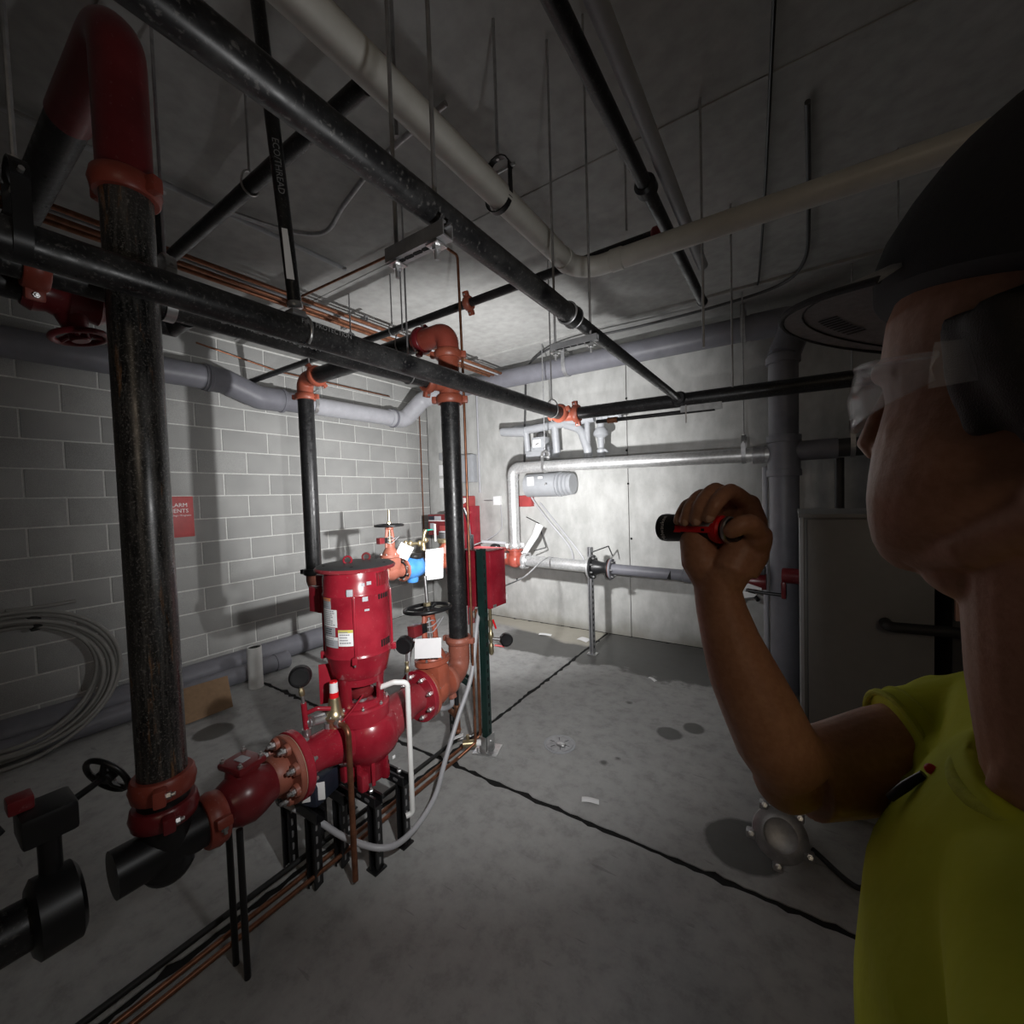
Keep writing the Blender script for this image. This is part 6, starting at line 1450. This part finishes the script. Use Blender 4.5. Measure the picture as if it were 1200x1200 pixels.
    c.tube([(-0.03, 0.0, 1.255), sh+V((0, 0.01, 0.002)), V((0.030, -0.125, 1.238)), V((0.062, -0.110, 1.229))], [0.078, 0.074, 0.068, 0.0655], 30)
    c.tube([(-0.03, 0.12, 1.255), (-0.022, 0.235, 1.262), (-0.032, 0.270, 1.18), (-0.034, 0.278, 1.10)], [0.078, 0.072, 0.066, 0.065], 30)
    for k in range(3, 7):                                                  # folds from armpit and shoulder
        a = V((0.020-0.008*k, -0.135+0.004*k, 1.19+0.014*k)); e = V((0.100-0.014*k, -0.05+0.012*k, 1.16+0.022*k))
        c.tube([a + V((0.03, -0.008, 0.0)), (a+e)/2 + V((0.030, -0.014, 0.004)), e], [0.008, 0.012, 0.007], 10)
    for k in range(4):                                                     # rings of creased sleeve
        p = V((0.010+0.014*k, -0.140+0.008*k, 1.246-0.005*k)); c.torus(p, V((0.8, 0.5, -0.22+0.14*k)), 0.066-0.0010*k, 0.0060, 30, 8)
    shirt = remesh(c, 'tshirt', 'hivis', t, 0.004, 5, 0.5)
    MB().torus((0.063, -0.1095, 1.2288), (0.045, 0.025, -0.009), 0.0640, 0.0038, 40, 8).torus((0.050, -0.1165, 1.2316), (0.045, 0.025, -0.009), 0.0672, 0.0018, 40, 6).build('sleeve_hem', 'hivis_rib', shirt)
    MB().tube([V((-0.034, 0.070, 1.319)) + V((math.cos(g)*0.069, math.sin(g)*0.077, -0.012*math.cos(g)+0.002)) for g in [2*PI*k/44 for k in range(44)]], (0.006), 10, True, True).build('collar', 'hivis_rib', shirt)
    cord = [V((-0.034, 0.070, 1.330)) + V((math.cos(g)*0.066, math.sin(g)*0.070, -0.018*math.cos(g))) for g in [PI*0.62-1.1*PI*k/30 for k in range(31)]]
    MB().tube(cord, 0.0028, 8).build('neck_cord', 'leather', t)
    MB().tube([(0.051, 0.038, 1.287), (0.062, 0.038, 1.272), (0.072, 0.036, 1.256)], [0.003, 0.004, 0.0035], 10).build('clip', 'black_plastic', t)
    MB().ball((0.047, 0.040, 1.294), 0.0042, 12, 8).build('cord_bead', 'bright_red', t)
    # trousers and boots
    c = MB()
    c.tube([(-0.005, 0.06, 0.99), (-0.008, 0.06, 0.90), (-0.01, 0.06, 0.82)], [(0.105, 0.165), (0.115, 0.180), (0.112, 0.176)], 30, up=(1, 0, 0))
    for q in (-1, 1):
        c.tube([(-0.01, 0.06+q*0.085, 0.86), (0.0, 0.06+q*0.105, 0.70), (0.012, 0.06+q*0.118, 0.48), (0.0, 0.06+q*0.125, 0.28), (-0.02, 0.06+q*0.13, 0.07)], [0.100, 0.088, 0.066, 0.058, 0.056], 24)
    remesh(c, 'trousers', 'denim', t, 0.006, 4, 0.5)
    for q in (-1, 1):
        y = 0.06+q*0.13
        c = MB().tube([(-0.02, y, 0.17), (-0.02, y, 0.06)], [0.052, 0.056], 20)
        c.tube([(-0.075, y, 0.045), (0.02, y, 0.05), (0.10, y+q*0.01, 0.042), (0.17, y+q*0.018, 0.036)], [(0.042, 0.040), (0.048, 0.046), (0.046, 0.042), (0.034, 0.038)], 18, up=(0, 0, 1))
        c.box((0.05, y+q*0.008, 0.012), (0.29, 0.095, 0.024), None, 0.008)
        remesh(c, 'boot', 'leather', t, 0.005, 4, 0.5)
    # hair
    hr = MB()
    hr.ball(h(-0.030, 0, 0.150), V((0.082, 0.079, 0.090))*s, 24, 16, Rh)
    hr.ball(h(-0.055, 0, 0.095), V((0.050, 0.062, 0.055))*s, 20, 12, Rh)
    for q in (-1, 1): hr.tube([h(0.028, q*0.066, 0.150), h(0.022, q*0.070, 0.115), h(0.014, q*0.070, 0.085)], [0.012*s, 0.011*s, 0.008*s], 12)
    for q in (-1, 1): hr.tube([h(0.010, q*0.068, 0.150), h(-0.002, q*0.074, 0.115), h(-0.012, q*0.072, 0.078)], [0.022*s, 0.019*s, 0.010*s], 12)
    remesh(hr, 'hair', 'hair', t, 0.004, 3, 0.5)
    # cap
    h0 = h
    Rc = Matrix.Rotation(math.radians(11), 3, 'X') @ Matrix.Rotation(math.radians(-9), 3, 'Y')
    def h(x, y, z):
        q = Rc @ V((x, y, z-0.17)); return h0(q.x-0.006, q.y, q.z+0.17+0.016)
    cap = MB(); vs = []; n = 40; prof = []
    for i in range(13):
        e = i/12*PI/2
        prof.append((0.118*math.cos(e)**0.85 if e < PI/2-1e-6 else 0.002, 0.148 + 0.118*math.sin(e)))
    prof = [(0.112, 0.130)] + prof
    for R, z in prof:
        for k in range(n):
            g = 2*PI*k/n; vs.append(h(-0.008 + math.cos(g)*R*(1.0 + (0.0 if math.cos(g) < 0 else -0.02)), math.sin(g)*R*0.83, z + 0.012*math.cos(g)*(1 if z < 0.17 else 0.4)))
    fs = [(i*n+k, i*n+(k+1) % n, (i+1)*n+(k+1) % n, (i+1)*n+k) for i in range(len(prof)-1) for k in range(n)] + [tuple((len(prof)-1)*n+k for k in range(n)), tuple(range(n-1, -1, -1))]
    cp = cap.add(vs, fs).build('cap', 'cap_cloth', t, sharp=70)
    br = MB(); vs = []; m_, q_ = 18, 8
    def bp(i, j, side):
        a = -1.0 + 2.0*i/m_; w = j/q_
        R0 = V((-0.008+math.cos(a)*0.110, math.sin(a)*0.110*0.83, 0.146 + 0.010*math.cos(a)))
        L = 0.078*max(0.0, math.cos(a*1.54))**0.5
        p = R0 + V((L*w, math.sin(a)*0.004*w, -0.010*w - 0.004*(math.sin(a)**2)*(0.4+0.6*w)))
        return h(p.x, p.y, p.z + (0.0016 if side else -0.0016))
    for i in range(m_+1):
        for j in range(q_+1): vs += [bp(i, j, 0), bp(i, j, 1)]
    I = lambda i, j, k: (i*(q_+1)+j)*2+k
    fs = []
    for i in range(m_):
        for j in range(q_): fs += [(I(i, j, 0), I(i+1, j, 0), I(i+1, j+1, 0), I(i, j+1, 0)), (I(i, j, 1), I(i, j+1, 1), I(i+1, j+1, 1), I(i+1, j, 1))]
        fs += [(I(i, 0, 0), I(i, 0, 1), I(i+1, 0, 1), I(i+1, 0, 0)), (I(i, q_, 0), I(i+1, q_, 0), I(i+1, q_, 1), I(i, q_, 1))]
    for j in range(q_): fs += [(I(0, j, 0), I(0, j+1, 0), I(0, j+1, 1), I(0, j, 1)), (I(m_, j, 0), I(m_, j, 1), I(m_, j+1, 1), I(m_, j+1, 0))]
    brim = br.add(vs, fs).build('brim', 'brim_cloth', t, 'dark grey brim, paler underneath', sharp=60)
    MB().tube([bp(i, q_, 0).lerp(bp(i, q_, 1), 0.5) for i in range(m_+1)], 0.0026, 8).build('brim_edge', 'cap_cloth', brim)
    for j in (6,):
        MB().tube([bp(i, j, 0) + V((0, 0, -0.0004)) for i in range(1, m_)], 0.0007, 6).build('stitch_row', 'cap_cloth', brim)
    mk = MB()
    for k in range(9):
        i = 7.0+k*0.42; w0 = 0.48
        a = [bp(i, 3.4, 0), bp(i+0.22, 3.4, 0), bp(i+0.12, 5.0, 0), bp(i-0.10, 5.0, 0)]
        mk.add([p + V((0, 0, -0.0008)) for p in a], [(0, 1, 2, 3)])
    mk.build('printed_marks', 'cap_cloth', brim)
    h = h0
    # safety glasses
    def gp(a, z, off=0.0):
        return h(0.004 + math.cos(a)*(0.104+off) - 0.0, math.sin(a)*(0.086+off*0.8), z)
    g = MB(); vs = []; m_ = 26
    for i in range(m_+1):
        a = -1.30+2.60*i/m_; top = 0.139-0.006*abs(a)**2; botm = 0.092 + 0.014*abs(a)**2 + 0.010*math.exp(-(a/0.16)**2)
        for z in (botm, (botm+top)/2, top):
            for off in (0.0, 0.0018): vs.append(gp(a, z, off + (0.004 if z == (botm+top)/2 else 0)))
    J = lambda i, j, k: (i*3+j)*2+k
    fs = []
    for i in range(m_):
        for j in range(2): fs += [(J(i, j, 0), J(i, j+1, 0), J(i+1, j+1, 0), J(i+1, j, 0)), (J(i, j, 1), J(i+1, j, 1), J(i+1, j+1, 1), J(i, j+1, 1))]
        fs += [(J(i, 0, 0), J(i+1, 0, 0), J(i+1, 0, 1), J(i, 0, 1)), (J(i, 2, 0), J(i, 2, 1), J(i+1, 2, 1), J(i+1, 2, 0))]
    for j in range(2): fs += [(J(0, j, 0), J(0, j, 1), J(0, j+1, 1), J(0, j+1, 0)), (J(m_, j, 0), J(m_, j+1, 0), J(m_, j+1, 1), J(m_, j, 1))]
    gl = g.add(vs, fs).build('safety_glasses', 'lens', t, 'clear wraparound lens')
    MB().tube([gp(-1.30+2.60*i/m_, 0.1395-0.006*abs(-1.30+2.60*i/m_)**2, 0.001) for i in range(m_+1)], 0.0022, 8).build('brow_rim', 'lens', gl)
    MB().tube([gp(-0.35+0.30*i/6, 0.1395, 0.002) for i in range(7)], 0.0026, 8).build('red_tab', 'brick_red', gl)
    for q in (-1, 1):
        MB().tube([gp(q*1.28, 0.124, 0.001), h(-0.010, q*0.084, 0.122), h(-0.045, q*0.080, 0.118), h(-0.060, q*0.078, 0.100)], [(0.013, 0.0012), (0.009, 0.0012), (0.006, 0.0012), (0.004, 0.0012)], 10, up=(0, 0.0, 1)).build('temple_arm', 'lens', gl)

    # torch: its own thing, closed in the fist
    tail, lens = man_world((0.190, 0.026, 1.4860)), man_world((0.283, 0.001, 1.4850))
    a = (lens-tail).normalized(); L = (lens-tail).length
    f = thing('torch', 'compact black torch with bright red clip and white lettering held in the fist', 'torch', tail)
    tofar = (V((0, 0, 1.529)) - tail); tofar = (tofar - a*tofar.dot(a)).normalized()        # side seen by the camera
    upv = a.cross(tofar); upv = upv if upv.z > 0 else -upv
    MB().lathe(tail, a, [(0, 0.010), (0.003, 0.0125), (0.010, 0.0132), (0.012, 0.0120), (0.022, 0.0128), (0.060, 0.0128), (0.066, 0.0142), (0.072, 0.0160), (L-0.006, 0.0172), (L, 0.0165)], 36).build('barrel', 'black_plastic', f)
    MB().ring(tail+a*0.010, a, 0.0150, 0.012, 0.005, 32, 0.001).build('steel_ring', 'zinc', f)
    MB().lathe(tail+a*0.018, a, [(0, 0.0130), (0.002, 0.0155), (0.007, 0.0155), (0.012, 0.0133)], 32).build('red_collar', 'bright_red', f)
    R = Matrix((a, upv, tofar)).transposed()
    rs = MB().box(tail+a*0.046+tofar*0.0135-upv*0.0008, (0.052, 0.0070, 0.003), R, 0.0008).box(tail+a*0.069+tofar*0.0135-upv*0.001, (0.012, 0.0082, 0.0034), R, 0.0008).build('red_clip', 'bright_red', f)
    MB().box(tail+a*0.034+tofar*0.0152-upv*0.001, (0.0035, 0.0032, 0.0008), R).build('clip_slot', 'dark_hole', rs)
    MB().box(tail+a*0.046+tofar*0.0128+upv*0.0052, (0.046, 0.0052, 0.0022), R, 0.0006).build('grey_label', 'label_gray', f)
    text(f, 'Milwaukee', tail+a*(L-0.010)+tofar*0.0172-upv*0.001, upv*-1, a, 0.0078, 'white_ink', 'lettering', 'CENTER', 0.0004, (tail, 0.0171))
    MB().lathe(lens, a, [(-0.0012, 0.0140), (0.0004, 0.0140)], 30).build('glass', 'lamp', f)
man()

# ------------------------------------------------------------------ repeats share a group
GROUPS = {'clevis_hanger': 'strap hangers holding the pipes', 'ring_hanger': 'wire ring hangers holding the pipes', 'hanger_rod': 'bare steel hanger rods below the ceiling',
          'trapeze_hanger': 'perforated strut hanger bars', 'ceiling_pipe': 'small pipes running along the left ceiling', 'pipe_strut': 'strut bars over the ceiling pipes',
          'gate_valve': 'rising stem gate valves', 'tamper_switch': 'red tamper switches on the gate valves', 'floor_pipe': 'thin pipes low over the floor',
          'spare_pipe': 'loose grey pipes lying by the block wall', 'paper_scrap': 'paper scraps on the floor', 'sensing_line': 'sensing tubes by the green post',
          'vent_tube': 'slanting tubes on the back wall', 'wall_notice': 'white notice sheets in the corner', 'dark_standpipe': 'dark vertical pipes behind the cabinet'}
for o in bpy.data.objects:
    k = o.name.split('.')[0]
    if o.parent is None and k in GROUPS and 'category' in o and 'group' not in o: o['group'] = GROUPS[k]
